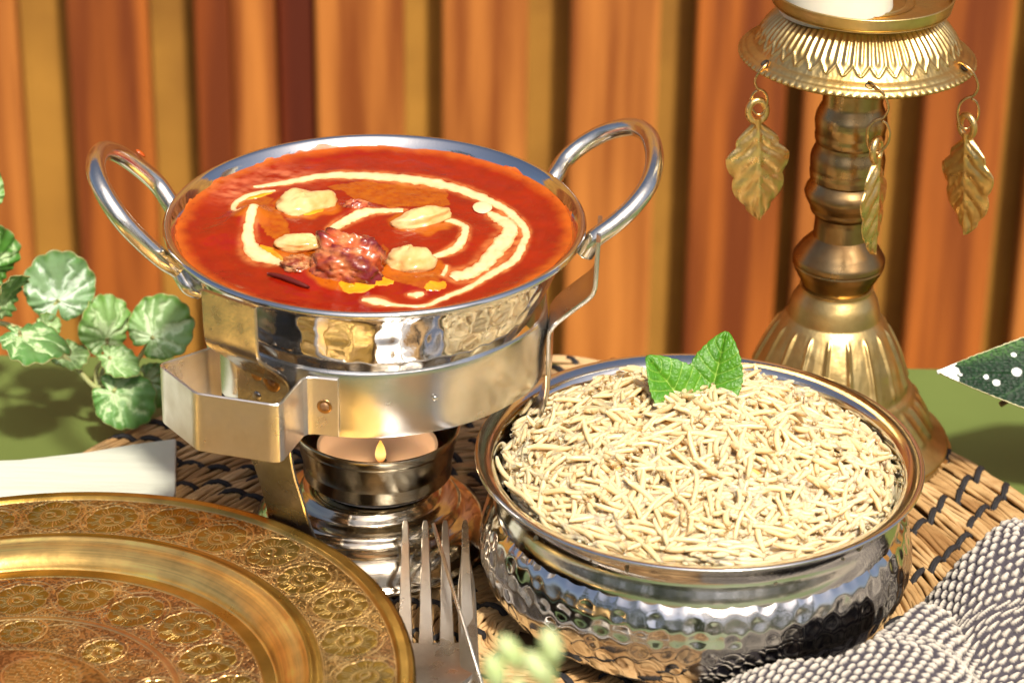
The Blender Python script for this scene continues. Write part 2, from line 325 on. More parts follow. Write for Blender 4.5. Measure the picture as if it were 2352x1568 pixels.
# ring band: slightly wavy sheet
def ringmod(T, R, Z): return R+.0004*np.sin(3*T+1)+.00025*np.sin(8*T+Z*300), Z+.0003*np.sin(5*T)
rp = [(.0600, .0830), (.0604, .0828), (.0608, .0830), (.0612, .0900), (.0614, .0970), (.0614, .1050), (.0612, .1070), (.0608, .1072), (.0604, .1068), (.0602, .095), (.0600, .0830)]
v, f = lathe([(r, z-ZB) for r, z in rp], 192, ringmod, sub=2)
mk("ring_band", v, f, STEEL_B, STD, sharp=50)
# three uprights, one bent strap each
def upright(az, m, twist=0.0):
    path = [(.0440, .0125), (.0466, .0165), (.0470, .0230), (.0485, .0300), (.0520, .0420), (.0562, .0560), (.0605, .0680), (.0624, .0760), (.0627, .085), (.0627, .0985), (.0634, .1015), (.0660, .1050), (.0720, .1105), (.0765, .1145), (.0782, .1172), (.0788, .1210), (.0790, .1300), (.0793, .1365)]
    pp = resample(np.array(path), 3); d = pol(az, 1, ZB); t = tan(az)
    P = [d*r+np.array([0, 0, z-ZB]) for r, z in pp]
    wd = np.interp(pp[:, 1], [.012, .022, .04, .06, .075, .085, .14], [.0255, .0245, .0195, .0190, .0225, .0235, .0235])
    v, f = strip(P, t, .0016, wd)
    return mk("upright", v, f, m, STD, sharp=35)
ups = [upright(235, STEEL_W), upright(-3, STEEL_B), upright(112, STEEL_W)]
# strap handle loop riveted to the band
lp = np.array([(-.0560, -.0275), (-.0530, -.0350), (-.0560, -.0398), (-.0700, -.0515), (-.0706, -.0530), (-.0700, -.0545), (-.0572, -.0722), (-.0558, -.0734), (-.0302, -.0806), (-.0286, -.0803), (-.0276, -.0790), (-.0222, -.0620), (-.0205, -.0604), (-.0180, -.0602), (-.0098, -.0619), (-.004, -.0625)])
lp = lp[1:-1]
P = np.c_[linres(lp, .0022), np.zeros(1)[0]*np.ones(len(linres(lp, .0022)))]
P[:, 2] = .0942-ZB
v, f = strip(P, (0, 0, 1), .0011, .0222)
strap = mk("strap_handle", v, f, mat("strap_steel", (.82, .79, .76), .33, 1.0, col2=(.70, .66, .62), nscale=90, rvar=.06, bump=(600, .05, (3, 3, .4))), STD, sharp=28)
def rivet(p, n, r, m, on=None):
    n = Vector(n).normalized(); v, f = lathe([(0, 0), (r, 0), (r*.9, r*.25), (r*.5, r*.45), (0, r*.5)], 16, sub=2)
    M = n.to_track_quat('Z', 'Y').to_matrix(); v = np.array([M@Vector(q) for q in v])+np.array(p)
    mk("rivet", v, f, m, on or STD)
for dt, z in ((-.0030, .1025), (.0042, .1000), (-.0026, .0925)):
    rivet(pol(235, .0634, z)+tan(235)*dt, pol(235, 1, ZB), .0017, RUST if dt > 0 else STEEL_W, ups[0])
rivet((-.0145, -.0615, .0945-ZB), (-.17, -1, 0), .0016, RUST, strap)
rivet(pol(292, .0616, .096), pol(292, 1, ZB), .0009, STEEL_B)
def stain(p, n, r, m, on):
    v, f = lathe([(0, .00012), (r*.8, .00010), (r, 0), (r, -.0003), (0, -.0003)], 24)
    M = Vector(n).normalized().to_track_quat('Z', 'Y').to_matrix(); v = np.array([M@Vector(q) for q in v])+np.array(p); mk("heat_stain", v, f, m, on)
HEAT = mat("heat_stained_steel", (.50, .30, .13), .3, 1.0, col2=(.30, .16, .06), nscale=500)
stain(pol(235, .0636, .1000)+tan(235)*.0042, pol(235, 1, ZB), .0038, HEAT, ups[0]); stain(pol(235, .0636, .1010)-tan(235)*.0026, pol(235, 1, ZB), .0026, HEAT, ups[0]); stain(np.array([-.0145, -.0616, .0945-ZB]), (-.17, -1, 0), .0027, HEAT, strap)
# ================================================================ TEALIGHT
TEA = empty("tealight_candle", (SX, SY, .0335), "small round white tealight burning inside the steel cup", "candle")
v, f = lathe([(0, 0), (.0222, 0), (.0224, .001), (.0224, .0124), (.0219, .0131), (.0211, .0124), (.0200, .0085), (.0180, .0062), (.010, .0050), (0, .0046)], 72, sub=2)
mk("wax", v, f, mat("white_wax", (.90, .76, .68), .45, sss=.25, sssr=(.6, .35, .25), spec=.4), TEA, sharp=60)
wp = resample([(.0015, -.002, .0040), (.0013, -.002, .0056), (.0017, -.002, .0070), (.0026, -.002, .0077), (.0034, -.002, .0074)], 4)
v, f = tube(wp, np.interp(np.linspace(0, 1, len(wp)), [0, .8, 1], [.0007, .0007, .0004]), 8)
mk("wick", v, f, mat("charred_wick", (.015, .012, .01), .9), TEA)
fm = bpy.data.materials.new("candle_flame"); fm.use_nodes = True; t = fm.node_tree; t.nodes.clear()
em = t.nodes.new("ShaderNodeEmission"); tc = t.nodes.new("ShaderNodeTexCoord"); sx_ = t.nodes.new("ShaderNodeSeparateXYZ"); rpn = t.nodes.new("ShaderNodeValToRGB"); mrn = t.nodes.new("ShaderNodeMapRange")
t.links.new(tc.outputs["Object"], sx_.inputs[0]); t.links.new(sx_.outputs[2], mrn.inputs[0]); mrn.inputs["From Min"].default_value = .0066; mrn.inputs["From Max"].default_value = .0160
e = rpn.color_ramp.elements; e[0].color = (1, .20, .015, 1); e[1].color = (1, .42, .05, 1); k = e.new(.45); k.color = (1, .66, .20, 1)
t.links.new(mrn.outputs[0], rpn.inputs[0]); t.links.new(rpn.outputs[0], em.inputs[0]); em.inputs[1].default_value = 1.5
ou = t.nodes.new("ShaderNodeOutputMaterial"); tr_ = t.nodes.new("ShaderNodeBsdfTransparent"); mx_ = t.nodes.new("ShaderNodeMixShader"); m3_ = t.nodes.new("ShaderNodeMapRange")
t.links.new(sx_.outputs[2], m3_.inputs[0]); m3_.inputs["From Min"].default_value = .0066; m3_.inputs["From Max"].default_value = .0100; m3_.inputs["To Min"].default_value = .25
t.links.new(m3_.outputs[0], mx_.inputs[0]); t.links.new(tr_.outputs[0], mx_.inputs[1]); t.links.new(em.outputs[0], mx_.inputs[2]); t.links.new(mx_.outputs[0], ou.inputs[0])
v, f = lathe([(0, .0066), (.0011, .0074), (.0019, .0090), (.0020, .0106), (.0015, .0130), (.0007, .0148), (0, .0162)], 24, sub=4)
mk("flame", v, f, fm, TEA, loc=(.0012, -.002, 0))
fl_ = bpy.data.lights.new("flame_light", 'POINT'); fl_.energy = .012; fl_.color = (1, .62, .30); fl_.shadow_soft_size = .002
flo = bpy.data.objects.new("flame_light", fl_); COL.objects.link(flo); flo.parent = TEA; flo.location = (.0012, -.0055, .0155)
# ================================================================ CURRY BOWL (kadai)
KZ = .0889
KAD = empty("curry_bowl", (SX, SY, KZ), "hammered steel curry bowl with two looped handles, resting in the warmer ring", "bowl", rot=(rad(1.4), 0, 0))
kp = [(0, 0), (.030, .0002), (.040, .0008), (.046, .0035), (.0515, .0095), (.0555, .0145), (.0585, .0200), (.0622, .0275), (.0655, .0350), (.0680, .0410), (.0698, .0443), (.0714, .0461), (.0728, .0469), (.0741, .0473), (.0747, .0481),
      (.0744, .0490), (.0735, .0495), (.0723, .0491), (.0713, .0481), (.0701, .0465), (.0688, .0442), (.0676, .0415), (.0650, .0370), (.060, .026), (.05, .010), (.03, .004), (0, .003)]
pk = resample(np.array(kp), 5)
HA = rng.uniform(0, 6.28, 40)
def hammer(T, R, Z, nring, z0, dz, rows, depth, size, outer):
    D = np.zeros_like(R)
    for q in range(rows):
        zc = z0+dz*q; n = nring-q % 2
        for j in range(n):
            a = 2*math.pi*(j+.5*(q % 2))/n+.045*math.sin(j*12.9+q*7.7); zz = zc+.12*dz*math.sin(j*5.3+q*3.1)
            da = (T-a+math.pi) % (2*math.pi)-math.pi
            d2 = ((da*R)**2+((Z-zz)*1.1)**2)/(size*(1+.18*math.sin(j*3.7+q)))**2
            D += np.where(d2 < 1, (1-d2)**1.3, 0)*(.7+.3*math.sin(j*9.1+q*2))
    return R-.9*depth*np.clip(D, 0, 1.1)*outer
no = int(np.argmax(pk[:, 1] > .0475))
def kmod(T, R, Z):
    outer = np.zeros(R.shape); outer[:, :no] = 1
    outer = outer*sstep(.0410, .0385, Z)
    R2 = hammer(T, R, Z, 46, .0130, .0074, 5, .00050, .0048, outer)
    return R2, Z
v, f = lathe(pk, 420, kmod)
mk("bowl_body", v, f, STEEL, KAD, sharp=70)
HANDLE_M = mat("handle_steel", (.76, .72, .64), .2, 1.0, rvar=.06, nscale=300, bump=(900, .05))
for nm, H in (("handle", HANDLE_RIGHT), ("handle", HANDLE_LEFT)):
    H = np.array(H)+np.array([0, 0, .134-KZ])
    sgn = 1 if H[0][0] > 0 else -1
    # roots run down the wall of the bowl
    c0, c1 = H[0].copy(), H[-1].copy()
    def root(p, dz):
        q = p.copy(); a = math.atan2(q[1], q[0]); rr = .0748-.42*dz; return np.array([math.cos(a)*rr, math.sin(a)*rr, q[2]-dz])
    if sgn > 0: pts = np.vstack([root(c0, .010), root(c0, .004)+[.0015*sgn, 0, 0], H, root(c1, .006)+[.002*sgn, 0, 0]])
    else: pts = np.vstack([root(c0, .012), root(c0, .004)+[.0015*sgn, 0, 0], H, H[-1]+[.0035, .0012, -.0022]])
    pts = resample(pts, 6)
    rr = np.full(len(pts), .0034)
    rr[:5] = np.linspace(.0024, .0034, 5)
    v, f = tube(pts, rr, 20)
    o = mk(nm, v, f, HANDLE_M, KAD)
    if sgn < 0:
        ang = [math.atan2(p[1], p[0]) for p in (H[-1],)][0]
# ---------------------------------------------------------------- curry
CZ = KZ+.0450
CUR = empty("curry", (SX, SY, CZ), "glossy orange red curry sauce with a swirl of cream filling the steel bowl", "curry"); CUR.rotation_euler = (rad(1.4), 0, 0); CUR.location.y -= .0011
def sauce_h(x, y):
    h = .0004*fbm(x*90, y*90, 3)+.00022*fbm(x*300, y*300, 8)
    for cx, cy_, hh, s in ((-.0440, .0065, .0048, .0065), (-.0500, -.003, .0020, .009), (-.0560, -.011, .0010, .008), (-.0070, -.0360, .0030, .015), (-.0235, -.0360, .0026, .009), (-.0074, .0140, .0022, .006), (.0185, -.0440, .0022, .007), (-.026, .016, .0012, .014), (.0136, -.031, .0013, .012), (.030, -.006, .0012, .010), (.0163, .004, .0012, .012)):
        h = h+hh*np.exp(-((x-cx)**2+(y-cy_)**2)/(s*s))
    r = np.hypot(x, y)
    return h+.0012*sstep(.060, .0712, r)*(1+.3*vnoise(np.arctan2(y, x)*5, r*0, 4))
RS = np.r_[np.linspace(0, .064, 110), np.linspace(.0645, .0698, 18)]; TH = np.linspace(0, 2*math.pi, 360, endpoint=False)
T, R = np.meshgrid(TH, RS, indexing='ij'); edge = 1+0*T
X = R*edge*np.cos(T); Y = R*edge*np.sin(T)
def inpoly(px, py, poly):
    c = np.zeros(px.shape, bool); n = len(poly)
    for i in range(n):
        x1, y1 = poly[i]; x2, y2 = poly[(i+1) % n]
        c ^= ((y1 > py) != (y2 > py)) & (px < (x2-x1)*(py-y1)/(y2-y1+1e-12)+x1)
    return c
nz = fbm(X*160, Y*160, 21); red = np.array([.27, .0098, .0009]); dark = np.array([.16, .0045, .0006]); oilc = np.array([.36, .085, .004]); pinkc = np.array([.66, .20, .09])
w1 = np.clip(.5+.9*nz, 0, 1)[..., None]; c = red*w1+dark*(1-w1)*.55+red*(1-w1)*.45
for po in OIL:
    wx = X+.0016*vnoise(X*220, Y*220, 31); wy = Y+.0016*vnoise(X*220, Y*220, 32)
    mk_ = inpoly(wx, wy, po)[..., None]*np.clip(.75+.5*fbm(X*500, Y*500, 5)[..., None], .3, 1); c = c*(1-mk_)+oilc*mk_
for i, pts in enumerate(CREAM):
    q = resample(np.array(pts, float), 5); dd = np.full(X.shape, 9.0)
    for a in q: dd = np.minimum(dd, np.hypot(X-a[0], Y-a[1])/max(a[2]*.66, .0012))
    hl = (np.exp(-((np.maximum(dd, .8)-.8)/.30)**2)*np.clip(.55+.9*fbm(X*320, Y*320, 90+i), 0, 1)*.55)[..., None]; c = c*(1-hl)+np.array([.70, .26, .07])*hl
for fx, fy, fr_ in ((-.0261, .0165, .0125), (.0163, .0045, .0115), (.0136, -.0305, .0115), (-.0255, -.0178, .0105), (-.0070, -.0370, .0150), (-.0440, .0065, .0070)):
    dd = np.hypot(X-fx, (Y-fy)*1.15)+.0020*vnoise(X*260, Y*260, 55); hl = (1-sstep(fr_*.86, fr_*1.12, dd))[..., None]*.8
    c = c*(1-hl)+np.array([.42, .10, .004])*hl
rim_oil = sstep(.064, .0705, R+.002*fbm(X*200, Y*200, 6))[..., None]*.55; c = c*(1-rim_oil)+np.array([.60, .15, .012])*rim_oil
rg = np.exp(-(((X+.036)/.012)**2+((Y-.043)/.008)**2))+np.exp(-(((X+.053)/.008)**2+((Y-.030)/.009)**2))
rg = (np.clip(rg, 0, 1)*np.clip(.5+1.1*fbm(X*260+Y*90, Y*420, 77), 0, 1)*.8)[..., None]; c = c*(1-rg)+pinkc*rg
sp_ = (fbm(X*900, Y*900, 44) > .52)[..., None]*.6; c = c*(1-sp_)+np.array([.22, .02, .004])*sp_
V = np.stack([X, Y, sauce_h(X, Y)], -1).reshape(-1, 3)
SAUCE = mat("curry_sauce", (.5, .05, .005), .27, attr="tint", bump=(380, .13), spec=.35, coat=.3, coatr=.12)
mk("sauce", V, grid_faces(360, len(RS), wrap_u=True), SAUCE, CUR, cols={"tint": c.reshape(-1, 3)})
th_ = np.linspace(0, 2*math.pi, 400, endpoint=False); hs_ = np.linspace(0, 1, 6); T_, H_ = np.meshgrid(th_, hs_, indexing='ij')
hh_ = .0004+.0026*np.clip(fbm(T_*5, T_*0, 120)+.15, 0, 1)+.0010*np.clip(vnoise(T_*30, T_*0, 121), 0, 1); zz_ = .0449+H_*hh_
rr_ = np.interp(zz_, [.0442, .0465, .0481, .0491], [.0688, .0701, .0713, .0723])-.00022*(1-H_**3)+.00003
mk("sauce_residue", np.stack([rr_*np.cos(T_), rr_*np.sin(T_), zz_-.045], -1).reshape(-1, 3), grid_faces(400, 6, wrap_u=True), mat("dried_sauce_film", (.42, .06, .006), .3, col2=(.56, .14, .02), nscale=300), CUR)
CREAM_M = mat("cream", (1, 1, 1), .3, col2=(.93, .90, .84), nscale=200, attr="tint", sss=.08, spec=.45)
YOIL_M = mat("yellow_ghee", (.70, .33, .010), .15, col2=(.62, .20, .008), nscale=260, coat=.4)
def ribbon(pts, name, m, hgt, seed, jag=.10):
    p = resample(np.array(pts, float), 7); n = len(p)
    t = np.gradient(p[:, :2], axis=0); t /= np.linalg.norm(t, axis=1)[:, None]+1e-9
    nrm = np.c_[-t[:, 1], t[:, 0]]; W = 13; s = np.linspace(-1, 1, W)
    arcs = np.r_[0, np.cumsum(np.linalg.norm(np.diff(p[:, :2], axis=0), axis=1))]
    el = 1+jag*vnoise(arcs/.0022, arcs*0, seed)+jag*vnoise(arcs/.0009, arcs*0, seed+1); er = 1+jag*vnoise(arcs/.0022, arcs*0, seed+2)+jag*vnoise(arcs/.0009, arcs*0, seed+3)
    hw = np.clip(p[:, 2], .0006, 1)*.47
    off = np.where(s[None, :] < 0, s[None, :]*(hw*el)[:, None], s[None, :]*(hw*er)[:, None])
    x = p[:, 0:1]+nrm[:, 0:1]*off; y = p[:, 1:2]+nrm[:, 1:2]*off
    z = sauce_h(x, y)+.00006+hgt*(1-s[None, :]**2)**.6*np.minimum(1, hw/.0012)[:, None]-.0006*(np.abs(s[None, :]) > .99)
    V = np.stack([x, y, z], -1).reshape(-1, 3)
    e_ = np.clip(sstep(.45, 1.0, np.abs(s))[None, :]+.55*fbm(x*700, y*700, seed+7)+.25*(np.clip(.0022-2*hw, 0, .002)/.002)[:, None], 0, 1)[..., None]*.75
    cr = np.array((.76, .59, .33)); og = np.array((.66, .22, .045))
    return mk(name, V, grid_faces(n, W), m, CUR, cols={"tint": (cr*(1-e_)+og*e_).reshape(-1, 3)} if m is CREAM_M else None)
for i, pts in enumerate(YELLOW_OIL): ribbon(pts, "oil_streak", YOIL_M, .00020, 60+i, .16)
for i, pts in enumerate(CREAM): ribbon(pts, "cream_swirl", CREAM_M, .00025, 10+5*i, .16)
def blob(name, mt, c, rx, ry, rz, rot, lump, fr, seed, parent=None, flat=.25, n=28, shape=None, cols=None):
    """uneven rounded lump; lower part cut flat"""
    th = np.linspace(0, 2*math.pi, 2*n, endpoint=False); ph = np.linspace(-math.pi/2, math.pi/2, n)
    T, Pp = np.meshgrid(th, ph, indexing='ij')
    d = np.stack([np.cos(Pp)*np.cos(T), np.cos(Pp)*np.sin(T), np.sin(Pp)], -1)
    r = 1+lump*(fbm(d[..., 0]*fr+seed, d[..., 1]*fr+d[..., 2]*fr*1.7, seed)+.5*fbm(d[..., 1]*fr*2.1, d[..., 2]*fr*2.1+seed, seed+4))
    if shape is not None: r = r*shape(T, Pp)
    q = d*r[..., None]*np.array([rx, ry, rz]); q[..., 2] = np.maximum(q[..., 2], -flat*rz)
    o = mk(name, q.reshape(-1, 3), grid_faces(2*n, n, wrap_u=True), mt, parent, cols=cols(q, r) if cols else None)
    o.location = c; o.rotation_euler = rot
    return o
blob("cream_drop", mat("cream_plain", (.76, .59, .33), .3, sss=.08), (CREAM_DROP[0], CREAM_DROP[1], .0003), .0035, .0048, .0009, (0, 0, 0), .04, 2, 5, CUR)
CHAR = mat("glazed_chicken", (.5, .1, .03), .26, attr="tint", bump=(500, .35), coat=.55, coatr=.12)
def chicken_cols(base, char, light):
    base, char, light = map(np.array, (base, char, light))
    def fn(q, r):
        x, y, z = q[..., 0]*1000, q[..., 1]*1000, q[..., 2]*1000
        k = np.clip(.5+1.2*fbm(x*.35+3, z*.35+y*.2, 5), 0, 1)[..., None]; c = base*k+light*(1-k)
        e = np.clip(1.4*fbm(x*.22+9, y*.22+z*.25, 15)+.55*(r-1)*8+.15, 0, 1)[..., None]; c = c*(1-e)+char*e
        return {"tint": c.reshape(-1, 3)}
    return fn
def boxy(p): return lambda T, P: 1/((np.abs(np.cos(P)*np.cos(T))**p+np.abs(np.cos(P)*np.sin(T))**p+np.abs(np.sin(P))**p)**(1/p))
cc = chicken_cols((.40, .060, .014), (.15, .012, .014), (.58, .20, .07))
CG = "chicken pieces in the curry"
o = blob("chicken_piece", CHAR, (SX-.0070, SY-.0370, CZ+.0030), .0122, .0108, .0106, (rad(-12), rad(9), rad(-14)), .30, 2.6, 3, None, .75, 44, boxy(2.7), cc)
tag(o, "large charred chunk of red glazed chicken standing highest in the curry", "chicken piece", CG)
o = blob("chicken_piece", CHAR, (SX-.0238, SY-.0356, CZ+.0012), .0062, .0060, .0030, (0, rad(10), rad(30)), .30, 3.5, 8, None, .5, 26, None, chicken_cols((.42, .09, .02), (.2, .03, .01), (.62, .34, .14)))
tag(o, "low shredded bit of browned chicken just left of the big chunk", "chicken piece", CG)
o = blob("chicken_piece", CHAR, (SX-.0074, SY+.0145, CZ+.0012), .0052, .0040, .0028, (0, 0, rad(20)), .30, 3.5, 13, None, .4, 22, None, chicken_cols((.40, .05, .012), (.2, .02, .012), (.55, .2, .08)))
tag(o, "small dark red chicken bit between the two rear cashews", "chicken piece", CG)
CASH = mat("boiled_cashew", (.70, .49, .22), .22, col2=(.56, .26, .05), nscale=110, sss=.12, coat=.35, ramp=(.4, .75))
CS = "cashew nuts on the curry"
def kid(T, P): return 1-.55*np.exp(-((T-1.45)/.36)**2)*np.cos(P)+.10*np.cos(2*T)
def wedge(T, P): return 1+.16*np.cos(2*T+.7)*np.cos(P)+.12*np.cos(3*T+.4)*np.cos(P)-.10*np.cos(T)
for nm, (x, y), s, rz, sh, lab, sd_ in (
    ("c1", (-.0261, .0165), (.0098, .0084, .0050), 28, wedge, "broadest pale cashew, floating at the left rear of the curry", 2),
    ("c2", (.0163, .0045), (.0112, .0052, .0044), 22, None, "narrow tapering cashew right of centre, at the end of the inner cream line", 4),
    ("c3", (.0136, -.0305), (.0078, .0098, .0050), -28, kid, "rounded notched cashew just right of the large chicken chunk", 6),
    ("c4", (-.0255, -.0178), (.0088, .0048, .0034), -6, None, "small flat cashew touching the left side of the large chicken chunk", 8)):
    o = blob("cashew", CASH, (SX+x, SY+y, CZ+.0014), *s, (rad(4), rad(-5), rad(rz)), .23, 1.4, sd_, None, .5, 26, sh)
    tag(o, lab, "cashew", CS)
# dark cardamom-like pod lying at the front
v, f = tube(resample([(-.0346, -.0409, .0006), (-.0298, -.0440, .0010), (-.0248, -.0478, .0009), (-.0197, -.0509, .0003)], 4), [.0004, .0006, .0008, .0009, .0009, .0009, .0010, .0010, .0009, .0009, .0008, .0006, .0004], 8)
o = mk("whole_spice", v, f, mat("dark_spice", (.10, .010, .006), .35), None, loc=(SX, SY, CZ)); tag(o, "thin dark red strip of whole spice lying in the front left sauce", "spice")
# dried sauce drop on the left handle
o = blob("sauce_drop", mat("dried_sauce", (.42, .07, .008), .2, coat=.5), (SX-.0848, SY+.0193, .1530), .0022, .0017, .0008, (rad(0), rad(42), rad(20)), .15, 3, 2, None, .3, 14)
tag(o, "small orange drop of sauce on the left bowl handle", "sauce drop")
# ================================================================ RICE BOWL
BX, BY = .0665, -.0350
RBW = empty("rice_bowl", (BX, BY, .0085), "wide hammered steel serving bowl with flat lip, heaped with rice", "bowl")
rb = [(0, .0090), (.038, .0090), (.054, .0091), (.0630, .0104), (.0710, .0150), (.0758, .0225), (.0774, .0300), (.0766, .0370), (.0745, .0440), (.0705, .0500), (.0688, .0535), (.0690, .0560), (.0705, .0582), (.0742, .0612), (.0776, .0638), (.0789, .0649), (.0791, .0656), (.0786, .0661), (.0772, .0660), (.0748, .0652), (.0728, .0640), (.0716, .0622), (.0708, .0595), (.0700, .0550), (.0725, .045), (.0700, .030), (.058, .016), (.04, .0125), (0, .012)]
pr_ = resample(np.array(rb), 6); nob = int(np.argmax(pr_[:, 1] > .0655))
def rmod(T, R, Z):
    outer = np.zeros(R.shape); outer[:, :nob] = 1
    g = 1-.5*np.exp(-((Z-.0508)/.0007)**2)*0
    outer *= sstep(.0500, .0482, Z)*sstep(.010, .012, Z)
    R2 = hammer(T, R, Z, 66, .0140, .0056, 7, .00075, .0036, outer)
    R2 = R2-.0005*np.exp(-((Z-.0512)/.0008)**2)*(np.arange(R.shape[1])[None, :] < nob)
    return R2, Z-.0085
v, f = lathe(pr_, 560, rmod)
mk("bowl_body", v, f, mat("bright_steel", (.78, .76, .72), .12, 1.0, rvar=.04, nscale=90, bump=(700, .02)), RBW, sharp=70)
# ================================================================ RICE
RIC = empty("rice", (BX, BY, .055), "heap of cooked long grain basmati rice in the hammered serving bowl", "rice")
def rice_h(x, y):
    r = np.hypot(x, y)/.0715
    return .0035+.0205*np.clip(1-r**2.2, 0, 1)**.85+.0045*fbm(x*48, y*48, 40)*(1-.6*r)+.0045*np.exp(-((x-.002)**2+(y-.024)**2)/.0009)
RICE_M = mat("rice_grain", (.755, .53, .27), .36, col2=(.81, .615, .365), nscale=30, sss=.6, sssr=(.9, .6, .38), spec=.4)
GR = []
for q in range(16):
    L = rng.uniform(.0115, .0195); n = 8; s = np.linspace(-.5, .5, n)
    bend = rng.choice([-1, 1])*rng.uniform(.02, .17)*L; tw = rng.uniform(-.25, .25)*L*.3
    p = np.stack([s*L, bend*(4*s*s-.33), tw*np.sin(s*4)], -1)
    rr = .00104*rng.uniform(.88, 1.15)*np.clip(1-np.abs(2*s)**7, .5, 1)
    GR.append(tube(p, rr, 6))
TRI = 0; place = []
NL = 4500
def rice_n(x, y):
    e = 4e-4; h0 = rice_h(np.array(x), np.array(y)); gx = float(rice_h(np.array(x+e), np.array(y))-h0)/e; gy = float(rice_h(np.array(x), np.array(y+e))-h0)/e
    return float(h0), Vector((-gx*.85, -gy*.85, 1)).normalized()
def put(x, y, depth, lim):
    z, nrm = rice_n(x, y)
    Q = Vector((0, 0, 1)).rotation_difference(nrm).to_matrix()@Matrix.Rotation(rng.uniform(0, 6.283) if math.hypot(x, y) < .0600 else math.atan2(y, x)+math.pi/2+rng.normal()*(.45 if math.hypot(x, y) < .0655 else .16), 3, 'Z')@Matrix.Rotation(rng.normal()*lim, 3, 'Y')@Matrix.Rotation(rng.uniform(-.5, .5)+math.pi*rng.integers(2), 3, 'X')
    place.append((depth, x, y, z-depth, Q, int(rng.integers(16))))
for q in range(NL):
    rr = (.0690 if q < 760 else .0682)*math.sqrt(rng.uniform()); a = rng.uniform(0, 6.283)
    lay = 0 if q < 760 else 1 if q < 1500 else 2
    put(rr*math.cos(a), rr*math.sin(a), (rng.uniform(-.0016, -.0002), rng.uniform(.0004, .0022), rng.uniform(.0018, .0060))[lay], (.13, .18, .30)[lay] if rr < .061 else .05)
# a few strays over the lip
for ang, r_, dz in ((150, .0700, .0085), (205, .0698, .0085)):
    Q = Matrix.Rotation(rad(ang)+math.pi/2+rng.uniform(-.4, .4), 3, 'Z')@Matrix.Rotation(rng.uniform(.0, .12), 3, 'Y')
    place.append((-.01, math.cos(rad(ang))*r_, math.sin(rad(ang))*r_, dz+.0022, Q, int(rng.integers(16))))
place.sort(key=lambda p: (p[0]-.000*p[2]) + (.0015 if p[2] > .03 else 0))
gm = []
for q, (d, x, y, z, Q, k) in enumerate(place):
    if q < 300:
        if len(gm) <= k or True:
            key = "g%d" % k
        o = None
        for kk, oo in gm:
            if kk == k: o = oo.copy(); COL.objects.link(o); o.parent = RIC; break
        if o is None:
            o = mk("rice_grain", *GR[k], RICE_M, RIC); gm.append((k, o))
        o.matrix_local = Matrix.Translation((x, y, z))@Q.to_4x4()
rest = []
for d, x, y, z, Q, k in place[300:]:
    rest.append((GR[k][0]@np.array(Q).T+np.array([x, y, z]), GR[k][1]))
v, f = join(rest); tag(mk("rice_mass", v, f, RICE_M, RIC), kind="stuff")
rs = np.linspace(0, .0660, 40); th = np.linspace(0, 6.2832, 96, endpoint=False); T, R = np.meshgrid(th, rs, indexing='ij'); X = R*np.cos(T); Y = R*np.sin(T)
mk("rice_bed", np.stack([X, Y, rice_h(X, Y)-.0018-.0050*(R/.066)**5], -1).reshape(-1, 3), grid_faces(96, 40, wrap_u=True), mat("rice_gap_shade", (.66, .40, .13), .5), RIC)  # amber colour paints the shadow between the grains
# ================================================================ MINT
def leafgrid(L, wfun, nu, nv, zfun, thick=None):
    u = np.linspace(0, 1, nu); s = np.linspace(-1, 1, nv); U, S = np.meshgrid(u, s, indexing='ij')
    Wd = wfun(U, S); x = S*Wd; y = U*L; z = zfun(U, S, x, y)
    return U, S, np.stack([x, y, z], -1)
def basis(ydir, nrm):
    y = Vector(ydir).normalized(); n = Vector(nrm); n = (n-y*n.dot(y)).normalized(); x = y.cross(n)
    return np.array([list(x), list(y), list(n)])
MINT = empty("mint_sprig", (.0648, -.0225, .0738), "fresh green sprig of mint stuck into the top of the rice", "mint")
MINT_M = mat("mint_leaf", (.1, .3, .02), .42, attr="tint", sss=.15, sssr=(.3, .6, .05), spec=.4, bump=(1400, .25))
def mint_leaf(o, yd, nr, L, W, fold, curl, seed, puck=1.0, bright=1.0):
    def wf(U, S): return W*np.clip(np.sin(math.pi*np.clip(U, 0, 1)**.72), 0, 1)**.72*(1+.055*np.abs(((U*11+.2*S) % 1)-.5)*2-.03)+.0002
    def zf(U, S, x, y):
        vein = np.abs(((U*7-np.abs(S)*1.55+8) % 1)-.5)*2   # 1 at veins
        lump = np.sqrt(np.clip(1-vein**2, 0, 1))*(1-np.abs(S)**6)*np.clip(np.abs(S)*6, 0, 1)
        cell = np.abs(vnoise(x*1400+seed, y*1400, seed))
        return fold*np.abs(x)+curl*(U**2)*L+.00060*puck*lump+.00028*puck*cell-.0006*np.exp(-(S/.08)**2)+.0006*np.sin(U*9+seed)*S
    U, S, P = leafgrid(L, wf, 84, 61, zf)
    vein = np.abs(((U*7-np.abs(S)*1.55+8) % 1)-.5)*2
    k = np.clip((vein-.80)/.2, 0, 1)*.8+np.exp(-(S/.05)**2); k = np.clip(k, 0, 1)[..., None]
    nz_ = np.clip(.5+.8*fbm(U*9, S*5, seed), 0, 1)[..., None]
    c = (np.array([.042, .165, .006])*nz_+np.array([.085, .26, .012])*(1-nz_))*(1-k)+np.array([.26, .44, .07])*k; c *= bright
    V = P.reshape(-1, 3)@basis(yd, nr)
    lf = mk("leaf", V, grid_faces(84, 61), MINT_M, MINT, cols={"tint": c.reshape(-1, 3)}, loc=o)
    so = lf.modifiers.new("t", 'SOLIDIFY'); so.thickness = .00035
    return lf
mint_leaf((.0000, -.0012, .0015), (-.62, .25, .74), (.42, -.86, .55), .0268, .0100, .30, -.05, 3, .9)
mint_leaf((.0052, .0030, .0022), (.22, .42, .88), (-.16, -.93, .45), .0280, .0098, .18, -.10, 7, 1.2, .9)
